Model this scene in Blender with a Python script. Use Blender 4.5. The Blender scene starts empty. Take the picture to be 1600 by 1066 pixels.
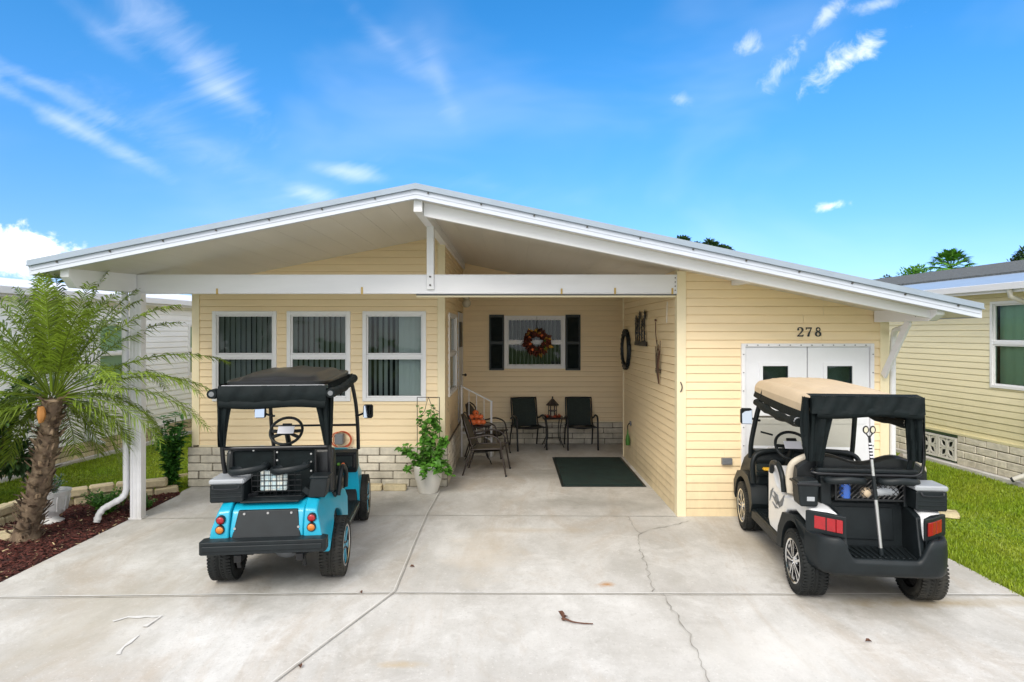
EXPOSURE, SUN_E, SKY_SAT, SKY_VAL, CLOUD = 0.84, 1.5, 1.42, .95, 6.6
import bpy, bmesh, math, random
import numpy as np
from mathutils import Vector, Matrix, Euler
random.seed(7)
sc = bpy.context.scene
C = bpy.data.collections.new("scene_objects"); sc.collection.children.link(C)
R = math.radians; PI = math.pi
F_PX, CAM_Z = 960.0, 2.22        # focal length in photo pixels, eye height in metres

def at(px, py, Y):
    return Vector(((px-800)*Y/F_PX, Y, CAM_Z-(py-520)*Y/F_PX))
def gnd(px, py):
    return at(px, py, F_PX*CAM_Z/(py-520))

# ------------------------------------------------------------------ mesh builder
def catmull(pts, n=6, closed=False):
    P = [Vector(p) for p in pts]; out = []
    m = len(P)
    if m < 3: return P
    rng = range(m) if closed else range(m-1)
    for i in rng:
        p0 = P[(i-1) % m] if (closed or i > 0) else P[0]*2-P[1]
        p1 = P[i]; p2 = P[(i+1) % m]
        p3 = P[(i+2) % m] if (closed or i+2 < m) else P[-1]*2-P[-2]
        for k in range(n):
            t = k/n
            out.append(0.5*((2*p1)+(p2-p0)*t+(2*p0-5*p1+4*p2-p3)*t*t+(3*p1-p0-3*p2+p3)*t**3))
    if not closed: out.append(P[-1])
    return out

def wmat(o):
    return o.matrix_basis.copy() if o.parent is None else wmat(o.parent) @ o.matrix_parent_inverse @ o.matrix_basis

class MB:
    def __init__(s): s.V = []; s.F = []
    def add(s, vs, fs, M=None):
        b = len(s.V)
        for v in vs:
            v = Vector(v)
            if M is not None: v = M @ v
            s.V.append((v.x, v.y, v.z))
        for f in fs: s.F.append(tuple(b+i for i in f))
        return s
    def box(s, x0, x1, y0, y1, z0, z1, M=None):
        return s.add([(x0,y0,z0),(x1,y0,z0),(x1,y1,z0),(x0,y1,z0),(x0,y0,z1),(x1,y0,z1),(x1,y1,z1),(x0,y1,z1)],
                     [(0,3,2,1),(4,5,6,7),(0,1,5,4),(1,2,6,5),(2,3,7,6),(3,0,4,7)], M)
    def cbox(s, c, size, rot=(0,0,0)):
        M = Matrix.Translation(Vector(c)) @ Euler([R(a) for a in rot]).to_matrix().to_4x4()
        a, b, h = [q/2 for q in size]
        return s.box(-a, a, -b, b, -h, h, M)
    def chbox(s, x0, x1, y0, y1, z0, z1, c, M=None, j=0):
        # chamfered block
        rr = (lambda: random.uniform(-j, j)) if j else (lambda: 0)
        xs, ys, zs = (x0, x1), (y0, y1), (z0, z1)
        vs = []; idx = {}
        for ix in (0,1):
            for iy in (0,1):
                for iz in (0,1):
                    jx, jy, jz = rr(), rr(), rr()
                    sx, sy, sz = (1-2*ix)*c, (1-2*iy)*c, (1-2*iz)*c
                    X, Y, Z = xs[ix]+jx, ys[iy]+jy, zs[iz]+jz
                    idx[ix,iy,iz] = len(vs)
                    vs += [(X, Y+sy, Z+sz), (X+sx, Y, Z+sz), (X+sx, Y+sy, Z)]
        fs = []
        def q(l, flip):
            fs.append(tuple(reversed(l)) if flip else tuple(l))
        for i in (0,1):
            q([idx[i,0,0], idx[i,1,0], idx[i,1,1], idx[i,0,1]], i == 0)
            q([idx[0,i,0]+1, idx[0,i,1]+1, idx[1,i,1]+1, idx[1,i,0]+1], i == 0)
            q([idx[0,0,i]+2, idx[1,0,i]+2, idx[1,1,i]+2, idx[0,1,i]+2], i == 0)
        for a in (0,1):
            for b in (0,1):
                f1 = (a+b) % 2 == 1
                q([idx[a,b,0], idx[a,b,0]+1, idx[a,b,1]+1, idx[a,b,1]], not f1)
                q([idx[a,0,b], idx[a,0,b]+2, idx[a,1,b]+2, idx[a,1,b]], f1)
                q([idx[0,a,b]+1, idx[0,a,b]+2, idx[1,a,b]+2, idx[1,a,b]+1], not f1)
        for k, i in idx.items():
            q([i, i+1, i+2], (sum(k) % 2) == 0)
        return s.add(vs, fs, M)
    def bar(s, p, q, w, h, up=(0,0,1)):
        p = Vector(p); q = Vector(q); d = (q-p).normalized(); u = Vector(up)
        a = d.cross(u)
        if a.length < 1e-4: a = d.cross(Vector((1,0,0)))
        a.normalize(); b = a.cross(d).normalized()
        vs = []
        for e in (p, q):
            for sa, sb in ((-1,-1),(1,-1),(1,1),(-1,1)): vs.append(e+a*sa*w/2+b*sb*h/2)
        return s.add(vs, [(3,2,1,0),(4,5,6,7),(0,1,5,4),(1,2,6,5),(2,3,7,6),(3,0,4,7)])
    def tube(s, pts, r, n=8, closed=False, caps=True, flat=1.0, M=None):
        P = [Vector(p) for p in pts]; m = len(P)
        rs = r if isinstance(r, (list, tuple)) else [r]*m
        T = []
        for i in range(m):
            a = P[(i-1) % m] if (closed or i > 0) else P[i]
            b = P[(i+1) % m] if (closed or i < m-1) else P[i]
            T.append((b-a).normalized())
        u = T[0].cross(Vector((0,0,1)))
        if u.length < .05: u = T[0].cross(Vector((1,0,0)))
        u.normalize(); vs = []
        for i in range(m):
            u = (u-T[i]*u.dot(T[i])).normalized(); v = T[i].cross(u)
            for k in range(n):
                a = 2*PI*k/n
                vs.append(P[i]+(u*math.cos(a)+v*math.sin(a)*flat)*rs[i])
        fs = []
        for i in range(m if closed else m-1):
            j = (i+1) % m
            for k in range(n):
                l = (k+1) % n
                fs.append((i*n+k, i*n+l, j*n+l, j*n+k))
        if caps and not closed:
            fs.append(tuple(range(n-1,-1,-1))); fs.append(tuple((m-1)*n+k for k in range(n)))
        return s.add(vs, fs, M)
    def lathe(s, prof, n=24, M=None, caps=True):
        vs = []; fs = []
        for r, h in prof:
            for k in range(n):
                a = 2*PI*k/n; vs.append((r*math.cos(a), r*math.sin(a), h))
        for i in range(len(prof)-1):
            for k in range(n):
                l = (k+1) % n; fs.append((i*n+k, i*n+l, (i+1)*n+l, (i+1)*n+k))
        if caps:
            fs.append(tuple(range(n-1,-1,-1))); fs.append(tuple((len(prof)-1)*n+k for k in range(n)))
        return s.add(vs, fs, M)
    def prism(s, out, d0, d1, plane='xy', M=None):
        def p(a, b, d):
            return {'xy': (a,b,d), 'yz': (d,a,b), 'xz': (a,d,b)}[plane]
        n = len(out)
        area = sum(out[i][0]*out[(i+1)%n][1]-out[(i+1)%n][0]*out[i][1] for i in range(n))
        o = list(out) if (area > 0) != (plane == 'xz') else list(out)[::-1]
        if d0 > d1: d0, d1 = d1, d0
        vs = [p(a,b,d0) for a,b in o]+[p(a,b,d1) for a,b in o]
        fs = [tuple(range(n-1,-1,-1)), tuple(range(n,2*n))]+[(i,(i+1)%n,n+(i+1)%n,n+i) for i in range(n)]
        return s.add(vs, fs, M)
    def grid(s, fn, nu, nv, M=None, closeu=False):
        vs = [fn(i/nu, j/nv) for j in range(nv+1) for i in range(nu+(0 if closeu else 1))]
        w = nu+(0 if closeu else 1); fs = []
        for j in range(nv):
            for i in range(nu):
                k = (i+1) % w
                fs.append((j*w+i, j*w+k, (j+1)*w+k, (j+1)*w+i))
        return s.add(vs, fs, M)
    def ball(s, c, r, nu=12, nv=8, sc3=(1,1,1)):
        c = Vector(c)
        return s.grid(lambda u,v: c+Vector((math.cos(2*PI*u)*math.sin(PI*v)*r*sc3[0], math.sin(2*PI*u)*math.sin(PI*v)*r*sc3[1], -math.cos(PI*v)*r*sc3[2])), nu, nv, closeu=True)
    def leaf(s, base, d, up, L, W, fold=.25):
        d = Vector(d).normalized(); side = d.cross(Vector(up))
        if side.length < .05: side = d.cross(Vector((1,0,.3)))
        side.normalize(); n = side.cross(d).normalized(); base = Vector(base)
        dn = Vector((0,0,-1))
        a = base+d*L*.3; b = base+d*L*.68+dn*L*.06; t = base+d*L+dn*L*.16
        return s.add([base, a+side*W*.46+n*W*fold, a, a-side*W*.46+n*W*fold, b+side*W*.4+n*W*fold, b, b-side*W*.4+n*W*fold, t],
                     [(0,2,1),(0,3,2),(1,2,5,4),(2,3,6,5),(4,5,7),(5,6,7)])
    def build(s, name, mat, parent=None, smooth=None, bevel=0, seg=2, subsurf=0, world=False, loc=None):
        me = bpy.data.meshes.new(name); me.from_pydata(s.V, [], s.F); me.update()
        if smooth is not None:
            me.polygons.foreach_set('use_smooth', [True]*len(me.polygons))
            if smooth < 180: me.set_sharp_from_angle(angle=R(smooth))
        o = bpy.data.objects.new(name, me); C.objects.link(o); me.materials.append(mat)
        if parent is not None:
            o.parent = parent
            if world:
                o.matrix_parent_inverse = wmat(parent).inverted()
        if loc is not None: o.location = loc
        if bevel:
            b = o.modifiers.new('b', 'BEVEL'); b.width = bevel; b.segments = seg; b.limit_method = 'ANGLE'; b.angle_limit = R(38)
            if smooth is None:
                me.polygons.foreach_set('use_smooth', [True]*len(me.polygons)); me.set_sharp_from_angle(angle=R(60))
                b.harden_normals = True
        if subsurf:
            m = o.modifiers.new('s', 'SUBSURF'); m.levels = subsurf; m.render_levels = subsurf
        return o

def tag(o, label=None, cat=None, group=None, kind=None):
    if label: o['label'] = label
    if cat: o['category'] = cat
    if group: o['group'] = group
    if kind: o['kind'] = kind
    return o
def thing(name, label, cat, loc=(0,0,0), rotz=0, group=None):
    o = bpy.data.objects.new(name, None); o.empty_display_size = .1; C.objects.link(o)
    o.location = loc; o.rotation_euler = (0,0,rotz)
    return tag(o, label, cat, group)
def struct(o): o['kind'] = 'structure'; return o
def dup(root, loc, rotz=None, label=None):
    r = root.copy(); C.objects.link(r); r.location = loc
    if rotz is not None: r.rotation_euler = (0,0,rotz)
    if label: r['label'] = label
    for ch in list(root.children):
        c = ch.copy(); C.objects.link(c); c.parent = r
        for g in list(ch.children):
            d = g.copy(); C.objects.link(d); d.parent = c
    return r

# ------------------------------------------------------------------ materials
def mat(name, col, rough=.6, metal=0, var=.08, vscale=3.0, bump=0, bscale=60, spec=.5, col2=None, island=0, coat=0, streak=None, dirt=0, trans=0):
    m = bpy.data.materials.new(name); m.use_nodes = True; nt = m.node_tree; N = nt.nodes; L = nt.links
    b = N['Principled BSDF']; b.inputs['Roughness'].default_value = rough; b.inputs['Metallic'].default_value = metal
    b.inputs['Specular IOR Level'].default_value = spec
    if coat: b.inputs['Coat Weight'].default_value = coat; b.inputs['Coat Roughness'].default_value = .08
    tc = N.new('ShaderNodeTexCoord'); src = tc.outputs['Object']
    if streak:
        mp = N.new('ShaderNodeMapping'); mp.inputs['Scale'].default_value = streak; L.new(src, mp.inputs['Vector']); src = mp.outputs['Vector']
    nz = N.new('ShaderNodeTexNoise'); nz.inputs['Scale'].default_value = vscale; nz.inputs['Detail'].default_value = 6; nz.inputs['Roughness'].default_value = .6
    L.new(src, nz.inputs['Vector'])
    mr = N.new('ShaderNodeMapRange'); mr.inputs['From Min'].default_value = .3; mr.inputs['From Max'].default_value = .7
    L.new(nz.outputs['Fac'], mr.inputs['Value'])
    mx = N.new('ShaderNodeMix'); mx.data_type = 'RGBA'
    c2 = col2 if col2 else tuple(min(1, c*(1+var)) for c in col)
    c1 = col if col2 else tuple(c*(1-var) for c in col)
    mx.inputs['A'].default_value = (*c1, 1); mx.inputs['B'].default_value = (*c2, 1)
    L.new(mr.outputs['Result'], mx.inputs['Factor']); out = mx.outputs['Result']
    if island:
        g = N.new('ShaderNodeNewGeometry'); m2 = N.new('ShaderNodeMapRange')
        m2.inputs['To Min'].default_value = 1-island; m2.inputs['To Max'].default_value = 1+island
        L.new(g.outputs['Random Per Island'], m2.inputs['Value'])
        mm = N.new('ShaderNodeMix'); mm.data_type = 'RGBA'; mm.blend_type = 'MULTIPLY'; mm.inputs['Factor'].default_value = 1
        L.new(out, mm.inputs['A']); L.new(m2.outputs['Result'], mm.inputs['B']); out = mm.outputs['Result']
    if dirt:
        n2 = N.new('ShaderNodeTexNoise'); n2.inputs['Scale'].default_value = 1.3; n2.inputs['Detail'].default_value = 8; n2.inputs['Roughness'].default_value = .7
        L.new(tc.outputs['Object'], n2.inputs['Vector'])
        m3 = N.new('ShaderNodeMapRange'); m3.inputs['From Min'].default_value = .48; m3.inputs['From Max'].default_value = .75
        m3.inputs['To Max'].default_value = dirt; L.new(n2.outputs['Fac'], m3.inputs['Value'])
        mm = N.new('ShaderNodeMix'); mm.data_type = 'RGBA'; mm.inputs['B'].default_value = (.28,.24,.18,1)
        L.new(m3.outputs['Result'], mm.inputs['Factor']); L.new(out, mm.inputs['A']); out = mm.outputs['Result']
    L.new(out, b.inputs['Base Color'])
    if trans:
        td = N.new('ShaderNodeBsdfTranslucent'); L.new(out, td.inputs['Color'])
        ms = N.new('ShaderNodeMixShader'); ms.inputs['Fac'].default_value = trans
        L.new(b.outputs['BSDF'], ms.inputs[1]); L.new(td.outputs['BSDF'], ms.inputs[2])
        L.new(ms.outputs['Shader'], N['Material Output'].inputs['Surface'])
    if bump:
        n3 = N.new('ShaderNodeTexNoise'); n3.inputs['Scale'].default_value = bscale; n3.inputs['Detail'].default_value = 5
        L.new(tc.outputs['Object'], n3.inputs['Vector'])
        bp = N.new('ShaderNodeBump'); bp.inputs['Strength'].default_value = bump; bp.inputs['Distance'].default_value = .01
        L.new(n3.outputs['Fac'], bp.inputs['Height']); L.new(bp.outputs['Normal'], b.inputs['Normal'])
    return m

def glass_mat(name, tint=(.75,.82,.8), refl=1.0, rough=.02):
    m = bpy.data.materials.new(name); m.use_nodes = True; nt = m.node_tree; N = nt.nodes; L = nt.links
    N.remove(N['Principled BSDF'])
    t = N.new('ShaderNodeBsdfTransparent'); t.inputs['Color'].default_value = (*tint, 1)
    g = N.new('ShaderNodeBsdfGlossy'); g.inputs['Roughness'].default_value = rough; g.inputs['Color'].default_value = (.9*refl,.95*refl,.95*refl,1)
    fr = N.new('ShaderNodeFresnel'); fr.inputs['IOR'].default_value = 1.42
    n3 = N.new('ShaderNodeTexNoise'); n3.inputs['Scale'].default_value = 1.7; tc = N.new('ShaderNodeTexCoord')
    L.new(tc.outputs['Object'], n3.inputs['Vector'])
    bp = N.new('ShaderNodeBump'); bp.inputs['Strength'].default_value = .25; bp.inputs['Distance'].default_value = .05
    L.new(n3.outputs['Fac'], bp.inputs['Height']); L.new(bp.outputs['Normal'], g.inputs['Normal'])
    mx = N.new('ShaderNodeMixShader'); L.new(fr.outputs['Fac'], mx.inputs['Fac'])
    L.new(t.outputs['BSDF'], mx.inputs[1]); L.new(g.outputs['BSDF'], mx.inputs[2])
    L.new(mx.outputs['Shader'], N['Material Output'].inputs['Surface'])
    return m

M_ = {}
M_['siding'] = mat('cream_vinyl', (.91,.73,.46), .5, var=.05, vscale=1.6, bump=.05, bscale=25, streak=(.5,.5,4))
M_['siding_r'] = mat('yellow_vinyl', (.84,.755,.50), .5, var=.07, vscale=1.2, streak=(.5,.5,3))
M_['siding_l'] = mat('white_vinyl', (.93,.93,.92), .5, var=.04, vscale=1.5)
M_['trimcream'] = mat('cream_trim', (.85,.74,.50), .5, var=.03)
M_['white'] = mat('white_aluminium', (.80,.80,.82), .42, var=.03, vscale=2, streak=(1,1,5))
M_['soffit'] = mat('soffit_panel', (.66,.62,.55), .38, var=.05, vscale=1.0, streak=(2.5,.3,1))
M_['roofmetal'] = mat('roof_metal', (.30,.36,.43), .4, var=.06)
M_['fascia'] = mat('fascia_metal', (.56,.60,.68), .4, var=.04, streak=(.6,.6,8))
M_['vinylframe'] = mat('window_vinyl', (.82,.82,.82), .35, var=.02)
M_['block'] = mat('slump_block', (.66,.61,.50), .9, var=.18, vscale=9, bump=.6, bscale=45, island=.12)
M_['mortar'] = mat('mortar', (.16,.14,.11), .95, bump=.3)
M_['glass'] = glass_mat('window_glass', (.62,.68,.67))
M_['glassgreen'] = glass_mat('green_window_glass', (.50,.68,.56))
M_['blind'] = mat('blind_slat', (.72,.76,.74), .6, var=.04)
M_['shed_in'] = mat('shed_interior', (.30,.38,.42), .9, var=.5, vscale=3)
M_['dark_in'] = mat('dark_interior', (.05,.06,.055), .9)
M_['shutter'] = mat('shutter_black', (.012,.02,.02), .45)
M_['door'] = mat('door_white', (.76,.77,.80), .4, var=.03)
M_['black'] = mat('black_plastic', (.009,.013,.015), .45, spec=.32, var=.25, vscale=8, bump=.12, bscale=180)
M_['blackmetal'] = mat('black_metal', (.009,.010,.012), .3, var=.2, vscale=10)
M_['cloth'] = mat('black_canvas', (.004,.008,.009), .72, var=.3, vscale=12, bump=.35, bscale=30, spec=.22)
M_['vinylseat'] = mat('black_seat_vinyl', (.010,.012,.013), .38, var=.2, vscale=8, bump=.1, bscale=90)
M_['teal'] = mat('teal_paint', (.006,.34,.50), .33, var=.08, vscale=2, coat=.4)
M_['cartwhite'] = mat('white_paint', (.72,.73,.74), .22, var=.03, coat=.6)
M_['tan'] = mat('tan_roof_plastic', (.60,.47,.32), .55, var=.07, vscale=5, bump=.15, bscale=90, dirt=.2)
M_['tanvinyl'] = mat('tan_seat_vinyl', (.62,.55,.44), .45, var=.05)
M_['rubber'] = mat('tyre_rubber', (.010,.012,.012), .75, spec=.35, var=.35, vscale=14, bump=.4, bscale=80, dirt=.25)
M_['chrome'] = mat('machined_rim', (.82,.83,.85), .18, metal=1, var=.03)
M_['rimblack'] = mat('rim_black', (.015,.015,.016), .25)
M_['red'] = mat('red_lens', (.34,.008,.014), .18, var=.1, vscale=20, coat=.5)
M_['amber'] = mat('amber_lens', (.62,.20,.03), .2, coat=.5)
M_['grey'] = mat('grey_plastic', (.16,.17,.18), .5)
M_['lid'] = mat('cooler_lid_grey', (.34,.36,.38), .35)
M_['mirror'] = mat('mirror_glass', (.45,.5,.55), .04, metal=1, var=0)
M_['screws'] = mat('steel_screws', (.6,.6,.6), .3, metal=.8)
M_['darkscrews'] = mat('dark_screws', (.06,.05,.04), .5)
M_['rust'] = mat('rusty_tab', (.55,.38,.12), .8)
M_['bronze'] = mat('bronze_metal', (.045,.035,.03), .4, var=.2)
M_['sling'] = mat('bronze_sling', (.10,.085,.06), .8, var=.2, vscale=30, bump=.3, bscale=250)
M_['slingblk'] = mat('charcoal_sling', (.022,.034,.030), .8, var=.2, vscale=30, bump=.3, bscale=250)
M_['mat'] = mat('doormat_green', (.006,.024,.020), .95, var=.35, vscale=5, bump=.7, bscale=120)
M_['pot'] = mat('pot_ceramic', (.62,.60,.54), .55, var=.05)
M_['urn'] = mat('urn_stone', (.72,.71,.70), .85, var=.15, vscale=12, bump=.5, bscale=40)
M_['leafA'] = mat('leaf_green', (.055,.18,.025), .5, island=.45, var=.2, trans=.25)
M_['leafB'] = mat('leaf_bright_green', (.10,.27,.03), .5, island=.4, var=.2, trans=.25)
M_['leafgrey'] = mat('leaf_silver', (.30,.36,.33), .7, island=.2)
M_['palmleaf'] = mat('palm_leaf', (.17,.25,.020), .42, island=.5, var=.25, trans=.28)
M_['palmdry'] = mat('palm_dry', (.42,.18,.04), .6, island=.2)
M_['trunk'] = mat('palm_trunk', (.06,.032,.02), .95, col2=(.34,.25,.16), vscale=9, bump=.9, bscale=25, island=.75)
M_['bark'] = mat('bark', (.10,.075,.05), .95, bump=.8, bscale=20)
M_['treeleaf'] = mat('tree_leaf', (.035,.085,.02), .6, island=.5, var=.25, trans=.15)
M_['stone'] = mat('edging_stone', (.52,.44,.28), .9, var=.25, vscale=6, bump=.6, bscale=35, island=.22)
M_['orange'] = mat('orange_gourd', (.78,.17,.05), .5, var=.12, island=.15)
M_['orangeleaf'] = mat('autumn_leaves', (.10,.022,.012), .7, island=.6, var=.3)
M_['autumnY'] = mat('autumn_yellow', (.5,.28,.03), .7, island=.5)
M_['paper'] = mat('white_paper', (.75,.76,.82), .7)
M_['shingle'] = mat('dark_shingle', (.09,.095,.09), .95, var=.4, vscale=20, bump=.6, bscale=60)
M_['brown'] = mat('dry_pod', (.10,.04,.02), .7)
M_['redcord'] = mat('red_cord', (.60,.12,.05), .5)
M_['yellow'] = mat('yellow_thing', (.75,.42,.03), .5)
M_['blue'] = mat('blue_thing', (.04,.12,.45), .4)
M_['globe'] = mat('frosted_globe', (.62,.58,.45), .3)
M_['bottle'] = mat('white_bottle', (.7,.74,.8), .35)
M_['tote'] = mat('tote_plaid', (.6,.62,.55), .8)

# plaid tote
def plaid(m):
    nt = m.node_tree; N = nt.nodes; L = nt.links; b = N['Principled BSDF']
    tc = N.new('ShaderNodeTexCoord')
    ck = N.new('ShaderNodeTexBrick'); ck.inputs['Scale'].default_value = 16; ck.offset = 0
    ck.inputs['Color1'].default_value = (.75,.75,.66,1); ck.inputs['Color2'].default_value = (.45,.62,.66,1); ck.inputs['Mortar'].default_value = (.15,.22,.28,1)
    ck.inputs['Brick Width'].default_value = .5; ck.inputs['Row Height'].default_value = .5; ck.inputs['Mortar Size'].default_value = .03
    mp = N.new('ShaderNodeMapping'); mp.inputs['Rotation'].default_value = (R(90),0,0)
    L.new(tc.outputs['Object'], mp.inputs['Vector']); L.new(mp.outputs['Vector'], ck.inputs['Vector']); L.new(ck.outputs['Color'], b.inputs['Base Color'])
plaid(M_['tote'])

# concrete
def concrete():
    m = bpy.data.materials.new('concrete'); m.use_nodes = True; nt = m.node_tree; N = nt.nodes; L = nt.links
    b = N['Principled BSDF']; b.inputs['Roughness'].default_value = .8; b.inputs['Specular IOR Level'].default_value = .3
    tc = N.new('ShaderNodeTexCoord'); P = tc.outputs['Object']
    def noise(sc_, det=6, ro=.6, stretch=None, dist=0):
        n = N.new('ShaderNodeTexNoise'); n.inputs['Scale'].default_value = sc_; n.inputs['Detail'].default_value = det; n.inputs['Roughness'].default_value = ro
        n.inputs['Distortion'].default_value = dist
        if stretch:
            mp = N.new('ShaderNodeMapping'); mp.inputs['Scale'].default_value = stretch[:3]; mp.inputs['Rotation'].default_value = (0,0,R(stretch[3]))
            L.new(P, mp.inputs['Vector']); L.new(mp.outputs['Vector'], n.inputs['Vector'])
        else: L.new(P, n.inputs['Vector'])
        return n.outputs['Fac']
    def rng(v, a, b_, c=0, d=1):
        r = N.new('ShaderNodeMapRange'); r.inputs['From Min'].default_value = a; r.inputs['From Max'].default_value = b_
        r.inputs['To Min'].default_value = c; r.inputs['To Max'].default_value = d; L.new(v, r.inputs['Value']); return r.outputs['Result']
    def mix(f, a, bcol, mode='MIX'):
        x = N.new('ShaderNodeMix'); x.data_type = 'RGBA'; x.blend_type = mode
        if isinstance(f, float): x.inputs['Factor'].default_value = f
        else: L.new(f, x.inputs['Factor'])
        if isinstance(a, tuple): x.inputs['A'].default_value = (*a,1)
        else: L.new(a, x.inputs['A'])
        if isinstance(bcol, tuple): x.inputs['B'].default_value = (*bcol,1)
        else: L.new(bcol, x.inputs['B'])
        return x.outputs['Result']
    def mul(a, b2):
        x = N.new('ShaderNodeMath'); x.operation = 'MULTIPLY'; L.new(a, x.inputs[0])
        if isinstance(b2, (int,float)): x.inputs[1].default_value = b2
        else: L.new(b2, x.inputs[1])
        return x.outputs[0]
    c = mix(rng(noise(.55,5,.6), .36, .64), (.46,.44,.405), (.68,.67,.645))
    c = mix(rng(noise(2.2,8,.7,(1,.5,1,25)), .42, .68, 0, .62), c, (.38,.365,.33))
    c = mix(rng(noise(.8,9,.72,(1.2,.45,1,-35),1.2), .49, .66, 0, .6), c, (.42,.35,.27))
    c = mix(rng(noise(1.4,10,.75,(1,1,1,0),.6), .52, .70, 0, .6), c, (.73,.72,.695))
    c = mix(rng(noise(11,10,.85), .54, .74, 0, .6), c, (.27,.25,.215))
    c = mix(rng(noise(38,6,.8), .56, .74, 0, .65), c, (.24,.23,.20))
    c = mix(rng(noise(30,6,.8,(1,1,1,40)), .57, .70, 0, .6), c, (.80,.79,.77))
    # local stains and patches, darker under the carts and in the porch: x, y, rx, ry, colour, strength
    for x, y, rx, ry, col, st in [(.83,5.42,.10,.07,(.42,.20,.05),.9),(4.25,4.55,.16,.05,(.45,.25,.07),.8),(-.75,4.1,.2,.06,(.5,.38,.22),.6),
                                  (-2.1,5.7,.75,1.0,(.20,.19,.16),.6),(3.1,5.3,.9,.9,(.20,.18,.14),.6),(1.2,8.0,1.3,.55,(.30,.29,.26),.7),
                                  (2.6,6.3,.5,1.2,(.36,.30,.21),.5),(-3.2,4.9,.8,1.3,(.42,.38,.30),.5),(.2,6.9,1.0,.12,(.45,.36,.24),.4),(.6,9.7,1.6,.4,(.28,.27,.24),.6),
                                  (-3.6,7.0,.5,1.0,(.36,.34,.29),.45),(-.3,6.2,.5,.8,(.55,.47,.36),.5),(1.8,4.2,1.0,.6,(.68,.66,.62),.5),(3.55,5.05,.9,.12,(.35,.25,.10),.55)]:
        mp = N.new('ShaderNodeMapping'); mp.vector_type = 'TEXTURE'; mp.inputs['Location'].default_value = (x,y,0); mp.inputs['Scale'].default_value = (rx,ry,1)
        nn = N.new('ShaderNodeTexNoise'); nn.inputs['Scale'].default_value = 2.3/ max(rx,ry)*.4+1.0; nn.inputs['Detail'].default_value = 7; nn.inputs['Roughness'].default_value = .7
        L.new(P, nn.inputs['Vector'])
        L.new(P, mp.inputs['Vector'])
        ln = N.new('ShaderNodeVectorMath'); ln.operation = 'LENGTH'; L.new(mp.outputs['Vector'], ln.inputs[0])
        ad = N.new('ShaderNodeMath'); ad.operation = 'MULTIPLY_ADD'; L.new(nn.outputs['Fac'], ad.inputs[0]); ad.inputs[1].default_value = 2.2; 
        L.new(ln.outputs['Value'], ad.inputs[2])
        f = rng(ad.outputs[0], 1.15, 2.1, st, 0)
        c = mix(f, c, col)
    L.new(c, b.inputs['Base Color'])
    bp = N.new('ShaderNodeBump'); bp.inputs['Strength'].default_value = .35; bp.inputs['Distance'].default_value = .006
    L.new(noise(60,6,.7), bp.inputs['Height']); L.new(bp.outputs['Normal'], b.inputs['Normal'])
    return m
M_['concrete'] = concrete()
M_['joint'] = mat('joint_dirt', (.27,.255,.22), .95, col2=(.54,.52,.48), vscale=5)
M_['crack'] = mat('crack_dark', (.20,.185,.16), .95, col2=(.42,.40,.36), vscale=9)
M_['jointlight'] = mat('joint_light', (.58,.57,.54), .9, col2=(.68,.67,.64), vscale=6)
M_['worn'] = mat('worn_white', (.58,.57,.54), .9, col2=(.68,.67,.65), vscale=18)
M_['grassground'] = mat('lawn_soil', (.10,.19,.015), .95, col2=(.13,.20,.03), vscale=4, bump=.6, bscale=30)
M_['blade'] = mat('grass_blade', (.20,.33,.010), .5, island=.4, col2=(.32,.38,.03), vscale=1.1, trans=.3)
M_['mulchbase'] = mat('mulch_soil', (.045,.014,.010), .95, var=.4, vscale=20, bump=.9, bscale=40)
M_['mulch'] = mat('mulch_chip', (.080,.020,.014), .9, island=.6)
M_['debris'] = mat('dry_chip', (.42,.32,.18), .9, island=.3)
M_['asphalt'] = mat('asphalt', (.05,.05,.05), .9, bump=.4)

def grime(m, z0, z1, col, amt):
    nt = m.node_tree; N = nt.nodes; L = nt.links; b = N['Principled BSDF']; src = b.inputs['Base Color'].links[0].from_socket
    tc = N.new('ShaderNodeTexCoord'); sp = N.new('ShaderNodeSeparateXYZ'); L.new(tc.outputs['Object'], sp.inputs[0])
    nz = N.new('ShaderNodeTexNoise'); nz.inputs['Scale'].default_value = 3.5; nz.inputs['Detail'].default_value = 7; nz.inputs['Roughness'].default_value = .7
    mp = N.new('ShaderNodeMapping'); mp.inputs['Scale'].default_value = (1.6,1.6,.5); L.new(tc.outputs['Object'], mp.inputs['Vector']); L.new(mp.outputs['Vector'], nz.inputs['Vector'])
    ad = N.new('ShaderNodeMath'); ad.operation = 'MULTIPLY_ADD'; L.new(nz.outputs['Fac'], ad.inputs[0]); ad.inputs[1].default_value = -.9; L.new(sp.outputs[2], ad.inputs[2])
    r = N.new('ShaderNodeMapRange'); r.inputs['From Min'].default_value = z0-.45; r.inputs['From Max'].default_value = z1-.45; r.inputs['To Min'].default_value = amt; r.inputs['To Max'].default_value = 0; L.new(ad.outputs[0], r.inputs['Value'])
    x = N.new('ShaderNodeMix'); x.data_type = 'RGBA'; x.inputs['B'].default_value = (*col,1); L.new(r.outputs['Result'], x.inputs['Factor']); L.new(src, x.inputs['A']); L.new(x.outputs['Result'], b.inputs['Base Color'])
grime(M_['siding'], .0, .5, (.42,.36,.22), .45); grime(M_['siding_r'], .55, 1.3, (.50,.46,.22), .45); grime(M_['block'], .0, .25, (.25,.23,.17), .5)
grime(M_['white'], .0, .35, (.45,.43,.38), .5)
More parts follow.
